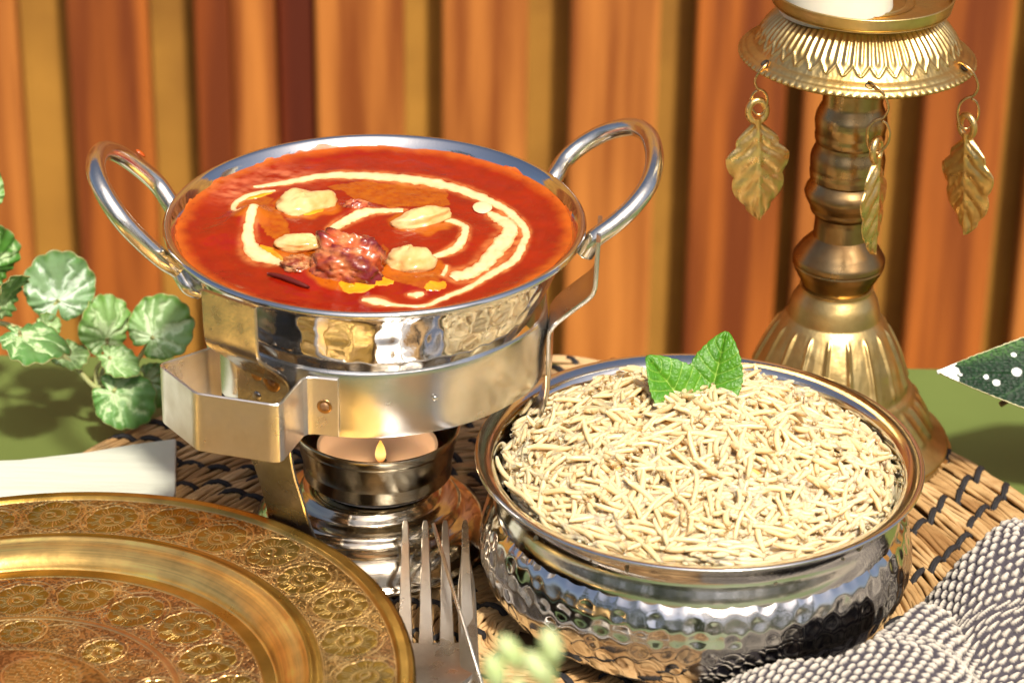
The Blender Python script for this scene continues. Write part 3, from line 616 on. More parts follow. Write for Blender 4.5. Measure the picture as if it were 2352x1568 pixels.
mint_leaf((-.0015, .0060, .0030), (-.50, .55, .68), (.2, -.8, .6), .0175, .0058, .2, .05, 11, .8)
mint_leaf((.0005, .0035, .0030), (-.10, .60, .62), (0, -.8, .6), .0150, .0045, .2, .05, 12, .8)
v, f = tube(resample([(.001, .001, -.006), (.001, .001, 0), (.0025, .0025, .005), (.002, .004, .010)], 4), .0009, 8)
mk("stem", v, f, mat("mint_stem", (.16, .30, .04), .5), MINT)
# ================================================================ BRASS PLATE
pn = Vector((-.084, .0034, 1)).normalized(); pc = Vector((-.1705, -.147, .030))
PLT = empty("brass_plate", pc, "large engraved antique brass plate with rows of flowers, resting at the front left", "plate")
PLT.rotation_euler = pn.to_track_quat('Z', 'Y').to_euler()
Rm = PLT.rotation_euler.to_matrix()
# angle of world +x seen in the plate frame
xa = Rm.transposed()@Vector((1, 0, 0)); A0 = math.atan2(xa.y, xa.x)
RO, RI, RF = .1411, .1070, .0967
tf = np.linspace(rad(-14), rad(104), 980); tcz = np.linspace(rad(104), rad(346), 200)[1:-1]; TH = np.r_[tf, tcz]+A0
rr = np.r_[np.linspace(0, .045, 60)[:-1], np.linspace(.045, RF, 190)[:-1], np.linspace(RF, RI, 34)[:-1], np.linspace(RI, RO-.0015, 128)[:-1], np.linspace(RO-.0015, RO, 8)]
T, R = np.meshgrid(TH, rr, indexing='ij'); Ta = T-A0
Z = np.where(R > RI, 0, 0.0)
s = np.clip((RI-R)/(RI-RF), 0, 1); Z = -.0062*(1-np.sqrt(1-.97*s**2))/(1-math.sqrt(.03))
Z += .0011*np.exp(-((R-RI-.0008)/.0016)**2)
Z += .0010*sstep(RO-.0055, RO-.004, R)*(1-sstep(RO-.0018, RO, R)*.9)
eng = np.zeros(R.shape); flow = np.zeros(R.shape); stip = np.zeros(R.shape)
def line(d, wd): return np.exp(-(d/wd)**2)
def flower(dx, dy, rad_, seed):
    """returns (inside mask, engraved line strength)"""
    r = np.hypot(dx, dy)/rad_; a = np.arctan2(dy, dx)+seed
    outl = .90+.075*np.abs(np.cos(a*4.5))
    ins = 1-sstep(-.03, .03, r-outl)
    ln = line((r-outl)*rad_, .00028)
    ray_ = (np.abs(((a*34/(2*math.pi)) % 1)-.5) < .20)*sstep(.46, .5, r)*(1-sstep(outl-.30+.12*np.sin(a*9), outl-.22+.12*np.sin(a*9), r))
    ray2 = (np.abs(((a*9/(2*math.pi)) % 1)-.5) < .04)*sstep(.46, .5, r)*(r < outl)
    core = line((r-.44)*rad_, .00030)+line((r-.36)*rad_, .0002)*.6
    sw = line((dy/rad_-.16*np.sin(dx/rad_*7+seed)), .045)*(r < .34)+line((np.hypot(dx/rad_-.1*math.cos(seed), dy/rad_)-.17), .03)
    return ins, np.clip(ln+ray_*.8+ray2*.8+core+sw, 0, 1.2)
def band(rm, n, fr, half, ph):
    global eng, flow, stip
    k = np.round((Ta-ph)/(2*math.pi/n)); ac = ph+k*2*math.pi/n
    off = np.where(k % 2 == 0, .0016, -.0016)
    dx = (Ta-ac)*rm; dy = R-rm-off
    ins, ln = flower(dx, dy, fr, 0.0); inb = (np.abs(R-rm) < half)
    ins = ins*inb; flow = np.maximum(flow, ins); eng = np.maximum(eng, ln*inb)
    # scrolling vine and leaves between the flowers
    p = (Ta-ph)*n
    vine = line(R-rm-.0078*np.cos(p*.5+.5*math.pi), .00035)+line(np.hypot(dx, dy)-fr*1.16, .00032)*(np.abs(np.sin(p*.5)) > .25)
    lv = 0
    for q in (-1, 1):
        for w_ in (-1, 1):
            ex = dx-q*rm*math.pi/n*.96; ey = dy-w_*half*.62
            u = ex*.75+w_*q*ey*.66; vv = -ex*.66*w_*q+ey*.75
            rl = np.hypot(u/.0034, vv/.0014); lv = np.maximum(lv, line(rl-1, .16)+.8*line(vv, .00022)*(rl < 1)); 
    dots = (vnoise(R/.00062, T*rm/.00062, 7) > .05)*1.0
    out = inb*(1-ins)
    eng = np.maximum(eng, np.clip(vine+lv, 0, 1)*out); stip = np.maximum(stip, dots*out*.75*(1-np.clip(vine+lv, 0, 1)))
    eng = np.maximum(eng, line(R-rm-half, .0003)+line(R-rm+half, .0003)+.6*line(R-rm+half-.0009, .0002))
band(.1238, 34, .0100, .0117, rad(3))
band(.0790, 22, .0103, .0128, rad(8))
band(.0545, 10, .0075, .0095, rad(14))
# hatched cartouches and a rosette in the middle
inner = (R < .0445)
k = np.round(Ta/(2*math.pi/6)); dx = (Ta-k*2*math.pi/6)*.031; dy = R-.031; rl = np.hypot(dx/.0135, dy/.0105)
hat = ((((dy/.0013)+.25*np.sin(dx*500)) % 1) < .35)|((((dx/.0034)+.5*np.floor(dy/.0013)) % 1) < .12)
cart = (rl < 1)*inner; flow = np.maximum(flow, cart*.6); eng = np.maximum(eng, cart*hat*.9+line(rl-1.06, .03)*inner)
stip = np.maximum(stip, inner*(rl > 1.1)*(vnoise(R/.0007, T*.03/.0007, 9) > 0)*.7)
wear = np.clip(.5+.9*fbm(R*np.cos(T)*28, R*np.sin(T)*28, 50), 0, 1)
Z = Z-.00034*np.clip(eng, 0, 1)-.00020*stip-.00022*flow+.00006*fbm(R*np.cos(T)*60, R*np.sin(T)*60, 3)
g = lambda a: np.array(a)[None, None, :]
c = g((.80, .50, .17))*np.ones(R.shape+(1,)); W = wear[..., None]
plain = (g((.42, .24, .045))*W+g((.60, .36, .09))*(1-W)); inb_ = ((np.abs(R-.1238) < .0117)|(R < .0918))[..., None]
shoulder = ((R > RF-.0005)&(R < RI+.0005))[..., None]
pinkish = sstep(.35, .75, np.clip(.5+1.0*fbm(R*np.cos(T)*17+4, R*np.sin(T)*17, 61)+.35*(R < RF), 0, 1))[..., None]
ground_ = (g((.66, .40, .13))*(1-pinkish)+g((.62, .33, .13))*pinkish)
c = np.where(inb_, ground_, plain); c = np.where(shoulder, g((.95, .60, .18)), c)
c = c*np.where(shoulder, (1+.35*fbm(R*2600, T*5, 88))[..., None], 1)
fl = flow[..., None]; c = c*(1-fl)+(g((.38, .235, .04))*W+g((.50, .31, .075))*(1-W))*fl
st = stip[..., None]; c = c*(1-st*.62)
en = np.clip(eng, 0, 1)[..., None]; c = c*(1-en*.75)+g((.95, .66, .27))*en*.75
c = c*(.82+.3*np.clip(.5+fbm(R*np.cos(T)*120, R*np.sin(T)*120, 71), 0, 1)[..., None])
PL_M = mat("engraved_brass", (.5, .3, .1), .33, .92, attr="tint", rvar=.08, nscale=60, bump=(500, .08), edge=(.5, .4, .25))
mk("engraved_face", np.stack([R*np.cos(T), R*np.sin(T), Z], -1).reshape(-1, 3), grid_faces(len(TH), len(rr), wrap_u=True), PL_M, PLT, cols={"tint": np.clip(c, 0, 1).reshape(-1, 3)})
v, f = lathe([(RO-.0002, .0002), (RO+.0006, -.0004), (RO+.0007, -.0012), (RO, -.0018), (RI, -.0018), (RF, -.0085), (.05, -.0085), (0, -.0085)], 240)
mk("plate_underside", v, f, BRASS_D, PLT, sharp=50)
# ================================================================ WHITE BOARD END
WB = [(-.1316, .0652), (-.1270, .0230), (-.1275, .0005), (-.17, -.004), (-.34, -.004), (-.34, .0410), (-.22, .0432), (-.190, .0462), (-.165, .0530), (-.148, .0600)]
zt, zb = .0148, .0092
n = len(WB); V = [(x, y, zt) for x, y in WB]+[(x, y, zb) for x, y in WB]; F = [tuple(range(n))[::-1], tuple(range(n, 2*n))]+[(i, (i+1) % n, n+(i+1) % n, n+i) for i in range(n)]
o = mk("wooden_board", V, F, mat("white_painted_wood", (.60, .62, .53), .6, col2=(.52, .54, .45), nscale=50, stretch=(.15, 1, 1), bump=(160, .8, (.12, 1, 1))), smooth=False)
bv = o.modifiers.new("b", 'BEVEL'); bv.width = .0007; bv.segments = 2
tag(o, "flared end of a white painted wooden board behind the brass plate", "board")
# ================================================================ CUTLERY
def fork(loc, head, tilt_pts, lab, pitch=.0072, tw=(.0023, .0051)):
    hx, hy = head; h = math.hypot(hx, hy); d = np.array([hx/h, hy/h]); pv = np.array([-d[1], d[0]])*-1
    zf = lambda v: np.interp(v, [p[0] for p in tilt_pts], [p[1] for p in tilt_pts])
    tz = np.array(resample(np.array(tilt_pts), 8))
    parts = []
    def sheet(vs_, lo, hi, th):
        V = []; m = len(vs_)
        for vv, a, b in zip(vs_, lo, hi):
            z = float(np.interp(vv, tz[:, 0], tz[:, 1])); t_ = float(np.interp(vv, [0, .02, .06, .2], [.0011, .0018, .0022, .0028]))
            e = .0003
            for u, zz in ((a, z), (a+e, z+t_/2), (b-e, z+t_/2), (b, z), (b-e, z-t_/2), (a+e, z-t_/2)):
                V.append((pv[0]*u+d[0]*vv, pv[1]*u+d[1]*vv, zz))
        F = [tuple(q) for q in grid_faces(m, 6, wrap_v=True)]+[tuple(range(6))[::-1], tuple((m-1)*6+k for k in range(6))]
        return V, F
    for k in range(4):
        c = (k-1.5)*pitch; vv = np.linspace(0, .058, 26); wd = np.interp(vv, [0, .002, .05, .058], [tw[0]*.7, tw[0], tw[1], tw[1]+.0006])
        parts.append(sheet(vv, c-wd/2, c+wd/2, 0))
    hw = 1.5*pitch+tw[1]/2+.0003
    vv = np.linspace(.0545, .200, 60); W_ = np.interp(vv, [.0545, .066, .074, .082, .090, .098, .12, .2], [hw, hw, hw*.93, hw*.70, hw*.42, .0042, .0038, .0090])
    parts.append(sheet(vv, -W_, W_, 0))
    v, f = join(parts)
    o = mk("fork", v, f, FORKM, None, sharp=35, loc=loc); tag(o, lab, "fork", "cutlery between the plate and the bowls"); return o
tp_ = [(0, .0185), (.012, .0150), (.026, .0100), (.042, .0040), (.055, .0006), (.068, 0), (.080, .0025), (.095, .0075), (.13, .011), (.2, .006)]
fork((-.0268, -.0248, .0125), (.040, -1), tp_, "steel fork lying tines up on the placemat, its left edge touching the brass plate")
n_ = 24; q0 = np.array([-.0160, -.0262, .0225]); q1 = np.array([-.0135, -.0800, .0145]); q2 = np.array([-.0085, -.19, .0110])
pp = resample(np.array([q0, q0*.5+q1*.5, q1, q1*.5+q2*.5, q2]), 6); wd_ = np.interp(np.linspace(0, 1, len(pp)), [0, .06, .22, .30, .5, 1], [.0010, .0026, .0062, .0066, .0068, .0070])
v, f = strip(pp, np.array([.96, 0, .28]), .0013, wd_)
o = mk("table_knife", v, f, FORKM, None, sharp=35); tag(o, "narrow pointed knife blade lying flat right of the fork, beside the rice bowl", "knife", "cutlery between the plate and the bowls")
P0 = np.array([-.0272, -.0365, .0372]); P1 = np.array([-.0086, -.1190, .0250]); P2 = P1+(P1-P0)*1.2
n_ = 30; pp = P0+(P2-P0)*np.linspace(0, 1, n_)[:, None]; hgt = np.interp(np.linspace(0, 1, n_), [0, .04, .4, 1], [.0012, .0035, .006, .007])
hd_ = np.array([.10, .45, -.85]); hd_ /= np.linalg.norm(hd_)
v, f = strip(pp+hd_*hgt[:, None]/2, hd_, .0013, hgt)
o = mk("table_knife", v, f, FORKM, None, sharp=35); tag(o, "thin steel knife standing on edge, slanting across the forks", "knife", "cutlery between the plate and the bowls")
# ================================================================ BRASS LAMP STAND
LX, LY = .1252, .0850
LMP = empty("brass_lamp_stand", (LX, LY, .0085), "tall cast brass lamp stand with bell foot and fluted canopy behind the rice", "lamp stand", rot=(0, .015, 0)); LMP.scale = (1.016, 1.016, .964)
Z0 = .0085
def lz(p): return [(r, z-Z0) for r, z in p]
def flutes(n, z0, z1, amp, ph=0, sharp=3, z2=None, z3=None):
    def m(T, R, Z):
        k = np.abs(np.cos(n*T/2+ph))**sharp*sstep(z0-Z0, z0-Z0+.002, Z)*(1-sstep(z1-Z0-.002, z1-Z0, Z))
        R2 = R+amp*k
        R2 = R2+.00035*fbm(T*6, Z*200, 33)*(R > .02)
        return R2, Z
    return m
def footmod(T, R, Z):
    R, Z = flutes(18, .0375, .0635, .0011, 0, 26)(T, R, Z)
    k = np.abs(np.cos(15*T+Z*160))**5*sstep(.0165-Z0, .019-Z0, Z)*(1-sstep(.031-Z0, .033-Z0, Z)); return R+.0010*k, Z
foot = [(0, .0086), (.046, .0086), (.0482, .0094), (.0488, .0108), (.0478, .0122), (.0450, .0140), (.0425, .0165), (.0405, .0200), (.0385, .0245), (.0360, .0290), (.0345, .0312), (.0336, .0330), (.0328, .0345), (.0312, .0356), (.0305, .0385), (.0288, .0437), (.0265, .0500), (.0236, .0566), (.0205, .0625), (.0188, .0650), (.0180, .0660), (.0177, .0675), (.0172, .0700), (.0162, .0735), (.0140, .0775), (.0131, .0790), (.001, .0790)]
v, f = lathe(resample(lz(foot), 4), 400, footmod)
mk("bell_foot", v, f, BRASS, LMP, sharp=55)
stem = [(.001, .0785), (.0131, .0788), (.0145, .0820), (.0166, .0862), (.0174, .0885), (.0172, .0893), (.0176, .0900), (.0175, .0918), (.0172, .0925), (.0150, .0962), (.0118, .0998), (.0106, .1010), (.0104, .1080), (.0107, .1100), (.0122, .1115), (.0126, .1125), (.0128, .1138), (.0146, .1172), (.0153, .1195), (.0147, .1218), (.0131, .1245), (.0128, .1252), (.0137, .1262), (.0140, .1290), (.0137, .1300), (.0140, .1312), (.0141, .1345), (.0138, .1362), (.0126, .1395), (.0124, .1412), (.0130, .1424), (.0132, .1445), (.0129, .1455), (.0132, .1468), (.0136, .1500), (.0132, .1530), (.0122, .1555), (.0113, .1575), (.0112, .1610), (.0114, .1710), (.001, .1710)]
v, f = lathe(linres(np.array(lz(stem)), .0012), 96)
mk("stem", v, f, BRASS_D, LMP, sharp=32)
def canmod2(T, R, Z):
    R2, Z2 = canmod(T, R/.955, Z-.0028); return R2*.955, Z2+.0028
def canmod(T, R, Z):
    W = Z+Z0
    fl = np.abs(np.cos(38*T))**2.5*sstep(.1832, .1850, W)*(1-sstep(.1925, .1940, W))*.0006
    pet = np.abs(((T*38/math.pi/2+.5) % 1)-.5)*2
    leafy = line(pet-np.clip((W-.1800)/.0042, 0, 1), .16)*sstep(.1798, .1805, W)*(1-sstep(.1838, .1850, W))*.0006
    bead = np.abs(np.cos(46*T))*np.exp(-((W-.1748)/.0009)**2)*.0009*(R > .040)
    return R+fl+leafy+bead+.0002*fbm(T*30, W*400, 12), Z+.4*(fl+leafy)
can = [(.010, .1690), (.025, .1700), (.038, .1722), (.0430, .1732), (.0447, .1740), (.0452, .1752), (.0446, .1764), (.0434, .1770), (.0428, .1776), (.0418, .1782), (.0405, .1788), (.0398, .1797), (.0390, .1808), (.0372, .1838), (.0350, .1868), (.0325, .1895), (.0300, .1918), (.0285, .1932), (.0280, .1950), (.001, .1950)]
v, f = lathe(resample(lz([(r_*.955 if r_ > .02 else r_, z_+.0028) for r_, z_ in can]), 5), 720, lambda T, R, Z: (lambda a, b: (a, b+.0028))(*canmod(T, R/.955, Z-.0028)) if False else canmod2(T, R, Z))
mk("canopy", v, f, BRASS, LMP, sharp=60)
dish = [(.001, .1945), (.0300, .1945), (.0322, .1949), (.0330, .1960), (.0336, .1990), (.0338, .1999), (.0334, .2002), (.0329, .1998), (.0325, .1968), (.0315, .1960), (.0200, .1957), (.0195, .1962), (.0188, .1957), (.0165, .1957), (.0160, .1961), (.0154, .1956), (.001, .1956)]
v, f = lathe(resample(lz([(r_, z_+.0042) for r_, z_ in dish]), 3), 128)
mk("drip_dish", v, f, BRASS, LMP, sharp=50)
# three holes for the hooks, dark plugs set into the canopy
for a in (211, 270, 332):
    v, f = lathe([(0, 0), (.0016, 0), (.0017, .0004), (.0014, .0005), (.0013, .0001), (0, .0001)], 20)
    o = mk("hook_hole", v, f, mat("hole_dark", (.02, .012, .004), .8) if a == 211 else bpy.data.materials["hole_dark"], LMP)
    o.location = (math.cos(rad(a))*.0415, math.sin(rad(a))*.0398, .1808-Z0); o.rotation_euler = Vector((math.cos(rad(a))*.55, math.sin(rad(a))*.55, .8)).to_track_quat('Z', 'Y').to_euler()
# pillar candle standing in the dish
v, f = lathe([(0, 0), (.0200, 0), (.0206, .0012), (.0206, .0700), (.0190, .0722), (.006, .0705), (0, .0705)], 72, sub=3)
o = mk("pillar_candle", v, f, mat("ivory_wax", (.86, .80, .62), .42, sss=.25, sssr=(.7, .5, .3), col2=(.80, .74, .58), nscale=30), None, sharp=60, loc=(.1183, .0825, .1936))
tag(o, "thick ivory pillar candle standing in the dish of the brass lamp stand", "candle")
# leaf pendants on hooks
def pendant(hole, yaw, side, hs, lab, roll=0.0, ls=1.0):
    root = empty("leaf_pendant", hole, lab, "pendant", "brass leaf pendants hanging from the lamp canopy", rot=(0, 0, yaw*0))
    hp = np.array([(.0010, .003, -.0028), (.0004, .0016, .0006), (-.0012, -.0010, .0006), (-.0038, -.0022, -.0016), (-.0056, -.0022, -.0058), (-.0046, -.0016, -.0092), (-.0020, -.0012, -.0106), (-.0004, -.001, -.0130), (-.0002, -.001, -.0165), (-.0014, -.001, -.0200), (-.0038, -.001, -.0208), (-.0062, -.001, -.0182), (-.0068, -.001, -.0148), (-.0058, -.001, -.0118), (-.0042, -.001, -.0106)])
    hp = hp*np.array([side, 1, 1])*hs
    v, f = tube(resample(hp, 5), .00055, 8); mk("hook", v, f, WIRE, root)
    nu, nv = 70, 31
    def wf(U, S):
        lob = .36*np.abs(np.sin(U*math.pi*3.4+.3))**.7
        return (.0118*np.clip(np.interp(U, [0, .06, .2, .36, .55, .75, .9, 1], [.10, .16, .62, .92, .86, .66, .36, .03]), 0, 1)*(.86+lob*.62)+.0002)*ls
    def zf(U, S, x, y):
        vein = np.abs(((U*5.2-np.abs(S)*1.3+6) % 1)-.5)*2
        return .0011*np.exp(-(S/.13)**2)+.0009*(1-vein**2)*(1-np.abs(S)**4)*np.clip(np.abs(S)*5, 0, 1)-.0011*np.abs(S)**1.5+.0004*np.sin(U*5)+.00018*fbm(U*25, S*14, 8)
    U, S, P = leafgrid(.0395*ls, wf, nu, nv, zf); th_ = .0012
    A = P.copy(); B = P.copy(); B[..., 2] = A[..., 2]*.25-th_
    V = np.concatenate([A.reshape(-1, 3), B.reshape(-1, 3)]); fa = grid_faces(nu, nv); n0 = nu*nv
    F = [tuple(q) for q in fa]+[tuple(q[::-1]+n0) for q in fa]
    brd = [i*nv for i in range(nu)]+[(nu-1)*nv+j for j in range(1, nv)]+[i*nv+nv-1 for i in range(nu-2, -1, -1)]+[j for j in range(nv-2, 0, -1)]
    for a, b in zip(brd, brd[1:]+brd[:1]): F.append((b, a, a+n0, b+n0))
    tor = tube([(math.cos(a)*.0034, -.0030+math.sin(a)*.0042, -.0002) for a in np.linspace(0, 6.2832, 24, endpoint=False)], .00135*1.0, 10, closed=True)
    nk = tube([(0, -.0002, 0), (0, .0035, .0002)], [.0017, .0013], 8)
    V, F = join([(V, F), tor, nk])
    # local y runs down the leaf; z is its face
    M = np.array([[1, 0, 0], [0, 0, -1], [0, -1, 0]], float)   # rows: images of x,y(down),z(front -y)
    V = V@M
    c, s = math.cos(yaw), math.sin(yaw); V = V@np.array([[c, s, 0], [-s, c, 0], [0, 0, 1]])
    cr, sr = math.cos(roll), math.sin(roll); V = V@np.array([[cr, 0, sr], [0, 1, 0], [-sr, 0, cr]])
    lf = mk("leaf", V, F, mat("brass_leaf", (.88, .64, .27), .33, 1.0, col2=(.66, .42, .14), nscale=150, rvar=.1, bump=(600, .2)) if "brass_leaf" not in bpy.data.materials else bpy.data.materials["brass_leaf"], root, sharp=60)
    lf.location = (-.0036*side*hs, -.001, (-.0208-.0018)*hs)
    return root
def hole(a, r=.0406, z=.1747): return (LX+.0026+math.cos(rad(a))*r, LY+math.sin(rad(a))*r, z)
pendant(hole(211), rad(12), 1, .92, "brass leaf pendant facing the camera, leftmost of the three on the canopy", rad(4), 1.04)
pendant(hole(270), rad(60), -1, 1.22, "brass leaf pendant turned edge on in front of the lamp stem", rad(3), .98)
pendant(hole(332), rad(-48), -1, 1.16, "brass leaf pendant half turned, hanging on the right side of the canopy", rad(4), 1.04)

# ================================================================ BEGONIA
BEG = empty("begonia_plant", (-.20, .09, 0), "trailing begonia with round silver veined green leaves at the left edge", "plant")
BO = np.array([-.20, .09, 0])
BEG_M = mat("begonia_leaf", (.1, .3, .1), .48, attr="tint", sss=.12, sssr=(.3, .5, .15), bump=(500, .25), spec=.4)
def round_leaf(c, tip, nrm, R, seed, pale=0.0, darkc=(.045, .14, .022), cup=.12, fold=0.0, wid=1.0, silver=(.42, .58, .29)):
    na, nr_ = 150, 34
    ph = np.linspace(0, 2*math.pi, na, endpoint=False); q = np.linspace(0, 1, nr_); PH, Q = np.meshgrid(ph, q, indexing='ij')
    d = (PH+math.pi) % (2*math.pi)-math.pi
    rho = R*(.74+.30*np.cos(d)+.05*np.cos(2*d))*(1-.62*np.exp(-((np.abs(d)-math.pi)/.22)**2))*(1+.045*np.abs(np.sin(d*8.5+.3*np.sin(d*3)))+.035*vnoise(d*3, d*0, seed))
    x = Q*rho*np.sin(d)*wid; y = Q*rho*np.cos(d)
    veins = np.array([-2.5, -1.85, -1.25, -.72, -.26, .18, .66, 1.2, 1.8, 2.45])+.22*np.sin(np.arange(10)*2.3+seed*1.7); rv = Q*rho
    dv = np.min(np.abs(d[..., None]-veins-.05*np.sin(Q[..., None]*6+seed)-.16*vnoise(x*330, y*330, seed+9)[..., None]), -1)*rv
    br = np.abs(((Q*4.2-np.abs(d*2.2)*.35+5) % 1)-.5)
    wv = .0011*(1-.55*Q)+.0009*np.clip(1-Q*1.6, 0, 1)
    sil = np.exp(-(dv/(wv*1.15))**2)+.45*(br < .13)*np.exp(-(dv/(.0022))**2)*(Q < .85)
    sil = np.clip(sil*(.95+1.5*fbm(x*420, y*420, seed))*(1-sstep(.84, .97, Q)), 0, 1)
    sil = np.clip(sil, 0, 1)**1.5
    sil = np.clip(sil+.7*pale*(1-sstep(.80, 1.0, Q+.08*vnoise(d*9, Q*3, seed))), 0, 1)[..., None]
    dk = np.array(darkc)*(1+.5*fbm(x*300, y*300, seed+3)[..., None]); lite = np.array((.20, .36, .07))
    base = dk*(1-pale*.8)+lite*pale*.8
    c_ = base*(1-sil)+np.array(silver)*sil
    ed = sstep(.955, 1.0, Q)[..., None]*.6; c_ = c_*(1-ed)+np.array((.36, .26, .12))*ed
    z = cup*(Q*rho)**2/R+fold*np.abs(x)-.00045*np.exp(-(dv/.0007)**2)+.0014*np.sin(d*4+seed)*Q**2+.0007*np.sin(d*17+seed)*Q**3+.0006*(1-np.exp(-(dv/.0016)**2))*np.sin(math.pi*Q)
    V = np.stack([x, y, z], -1).reshape(-1, 3)@basis(tip, nrm)
    t = Vector(tip).normalized(); cc_ = np.array(c)-np.array(t)*R*.30-BO
    o = mk("leaf", V, grid_faces(na, nr_, wrap_u=True), BEG_M, BEG, cols={"tint": np.clip(c_, 0, 1).reshape(-1, 3)}, loc=cc_)
    so = o.modifiers.new("t", 'SOLIDIFY'); so.thickness = .0003
    return cc_
Lp = {}
Lp[1] = round_leaf((-.1800, .100, .0635), (.06, .30, .95), (.22, -.86, .34), .0182, 1, .28, (.05, .15, .045), .10, silver=(.48, .62, .46))
Lp[2] = round_leaf((-.1612, .098, .0470), (.10, .25, .95), (.66, -.68, .28), .0158, 5, .34, (.06, .20, .02), -.2)
Lp[3] = round_leaf((-.1392, .092, .0500), (.62, .22, .70), (.10, -.84, .52), .0168, 9, .42, (.07, .22, .03), .10, silver=(.50, .66, .38))
Lp[4] = round_leaf((-.1858, .068, .0560), (.85, -.25, -.12), (-.12, .02, 1), .0178, 13, .16, (.03, .13, .02), -.15)
Lp[5] = round_leaf((-.1845, .094, .0480), (.5, .3, .5), (.1, -.8, .6), .0070, 17, .5, (.09, .2, .05), .3)
Lp[6] = round_leaf((-.1765, .092, .0365), (.90, -.1, -.25), (0, -.62, .8), .0100, 21, .35, (.12, .22, .06), .3, wid=.8)
Lp[7] = round_leaf((-.1563, .086, .0372), (.80, -.1, -.50), (.30, -.55, .80), .0115, 25, .36, (.08, .2, .04), .2, wid=.75)
Lp[8] = round_leaf((-.1540, .082, .0232), (.78, -.15, -.42), (-.15, -.66, .72), .0160, 29, .20, (.035, .17, .02), -.1)
Lp[9] = round_leaf((-.1455, .108, .0160), (.55, .2, -.6), (.3, -.75, .6), .0118, 33, .3, (.07, .22, .03), .1)
Lp[10] = round_leaf((-.2000, .082, .0668), (.2, -.1, .9), (.95, -.45, .2), .0150, 37, .2, (.03, .12, .02), .3)
Lp[11] = round_leaf((-.2040, .090, .0800), (.1, .1, 1), (.8, -.6, .2), .0165, 41, .0, (.05, .16, .02), .1)
Lp[12] = round_leaf((-.2060, .085, .1110), (-.1, .1, 1), (.5, -.85, .2), .0135, 45, .45, (.05, .18, .03), .1)
STM = mat("begonia_stem", (.40, .44, .18), .5, col2=(.34, .30, .13), nscale=60, sss=.1)
def stem_(pts, r): 
    v, f = tube(resample(np.array(pts)-BO, 6), r, 8); mk("stem", v, f, STM, BEG)
J = np.array([-.1660, .090, .0235])
stem_([(-.34, .105, .002), (-.27, .10, .030), (-.215, .094, .050), (-.190, .093, .0450), (-.176, .091, .0345), J, (-.158, .098, .020), (-.1475, .106, .0175)], .0011)
stem_([J, (-.1655, .091, .032), np.array(Lp[7])+BO], .0009)
stem_([J, (-.158, .088, .0270), np.array(Lp[8])+BO], .0009)
stem_([(-.158, .097, .021), (-.1500, .096, .033), np.array(Lp[3])+BO], .0009)
stem_([J, (-.163, .096, .032), np.array(Lp[2])+BO], .0009)
stem_([(-.193, .094, .047), (-.187, .098, .050), np.array(Lp[1])+BO], .0009)
stem_([(-.205, .094, .05), (-.206, .090, .06), np.array(Lp[11])+BO], .0010)
stem_([(-.21, .094, .05), (-.214, .090, .08), np.array(Lp[12])+BO], .0010)
stem_([(-.21, .094, .05), (-.207, .085, .055), np.array(Lp[10])+BO], .0009)
stem_([(-.20, .094, .048), (-.194, .080, .054), np.array(Lp[4])+BO], .0009)

# ================================================================ SPOTTED LEAF
SPL = empty("spotted_begonia", (.245, .05, .03), "dark green pointed begonia leaf with white spots at the right edge", "plant")
L, W = .115, .036
nu, nv = 260, 120
def wf(U, S): return W*np.minimum(np.clip(1-U, 0, 1)**.92, .55)*np.clip(U*4+.25, 0, 1)*1.15+.0001
def zf(U, S, x, y): return -.10*np.abs(x)+.002*np.sin(U*7)-.003*S*np.sin(U*3)-.0004*np.exp(-(S/.03)**2)+.00025*np.abs(vnoise(x*900, y*900, 5))
U, S, P = leafgrid(L, wf, nu, nv, zf); x, y = P[..., 0], P[..., 1]
r2 = np.random.default_rng(5); spots_ = []
for q in range(120):
    px, py = r2.uniform(-W, W), r2.uniform(0, L); rs_ = r2.choice([.0004, .0006, .0009, .0013, .0017])
    if all((px-a)**2+(py-b)**2 > (rs_+c_+.0013)**2 for a, b, c_ in spots_): spots_.append((px, py, rs_))
wht = np.zeros(x.shape)
for a, b, r_ in spots_: wht = np.maximum(wht, 1-sstep(r_*.85, r_*1.1, np.hypot((x-a)*1.05, (y-b)*.8)))
wht = np.maximum(wht, sstep(L-.0080, L-.0073, y+.0012*vnoise(x*900, y*900, 4)))
cell = np.clip(np.abs(vnoise(x*1000, y*1000, 61))*2.2, 0, 1)
dk = np.array((.005, .021, .007))*(.6+.8*cell[..., None])+np.array((.05, .12, .03))*((np.exp(-(S/.03)**2)+.7*np.exp(-((np.abs(((U*6-np.abs(S)*.8+4) % 1)-.5)-.5)/.03)**2))[..., None])*.35
lowr = sstep(.35, 1.0, S)[..., None]*cell[..., None]*.8; dk = dk*(1-lowr)+np.array((.06, .15, .03))*lowr
edg = sstep(.965, .985, np.abs(S)); c = dk*(1-wht[..., None])+np.array((.82, .84, .80))*wht[..., None]; c = c*(1-edg[..., None])+np.array((.62, .58, .34))*edg[..., None]
V = P.reshape(-1, 3)@basis((-1, -.10, .04), (.12, -.80, .50))
lf = mk("leaf", V, grid_faces(nu, nv), mat("spotted_leaf", (.02, .08, .02), .5, attr="tint", spec=.18, bump=(900, .08)), SPL, cols={"tint": np.clip(c, 0, 1).reshape(-1, 3)})
so = lf.modifiers.new("t", 'SOLIDIFY'); so.thickness = .0007
tipw = np.array([.1607, .040, .0615]); tv_ = V.reshape(nu, nv, 3)[-1, nv//2]; lf.location = tipw-tv_-np.array(SPL.location)
v, f = tube(resample(np.array([(.1868, .045, .0455), (.196, .048, .0495), (.21, .05, .052), (.26, .06, .04), (.32, .09, .002)])-np.array(SPL.location), 6), .0011, 8)
mk("stem", v, f, mat("brown_stem", (.22, .13, .05), .6), SPL)

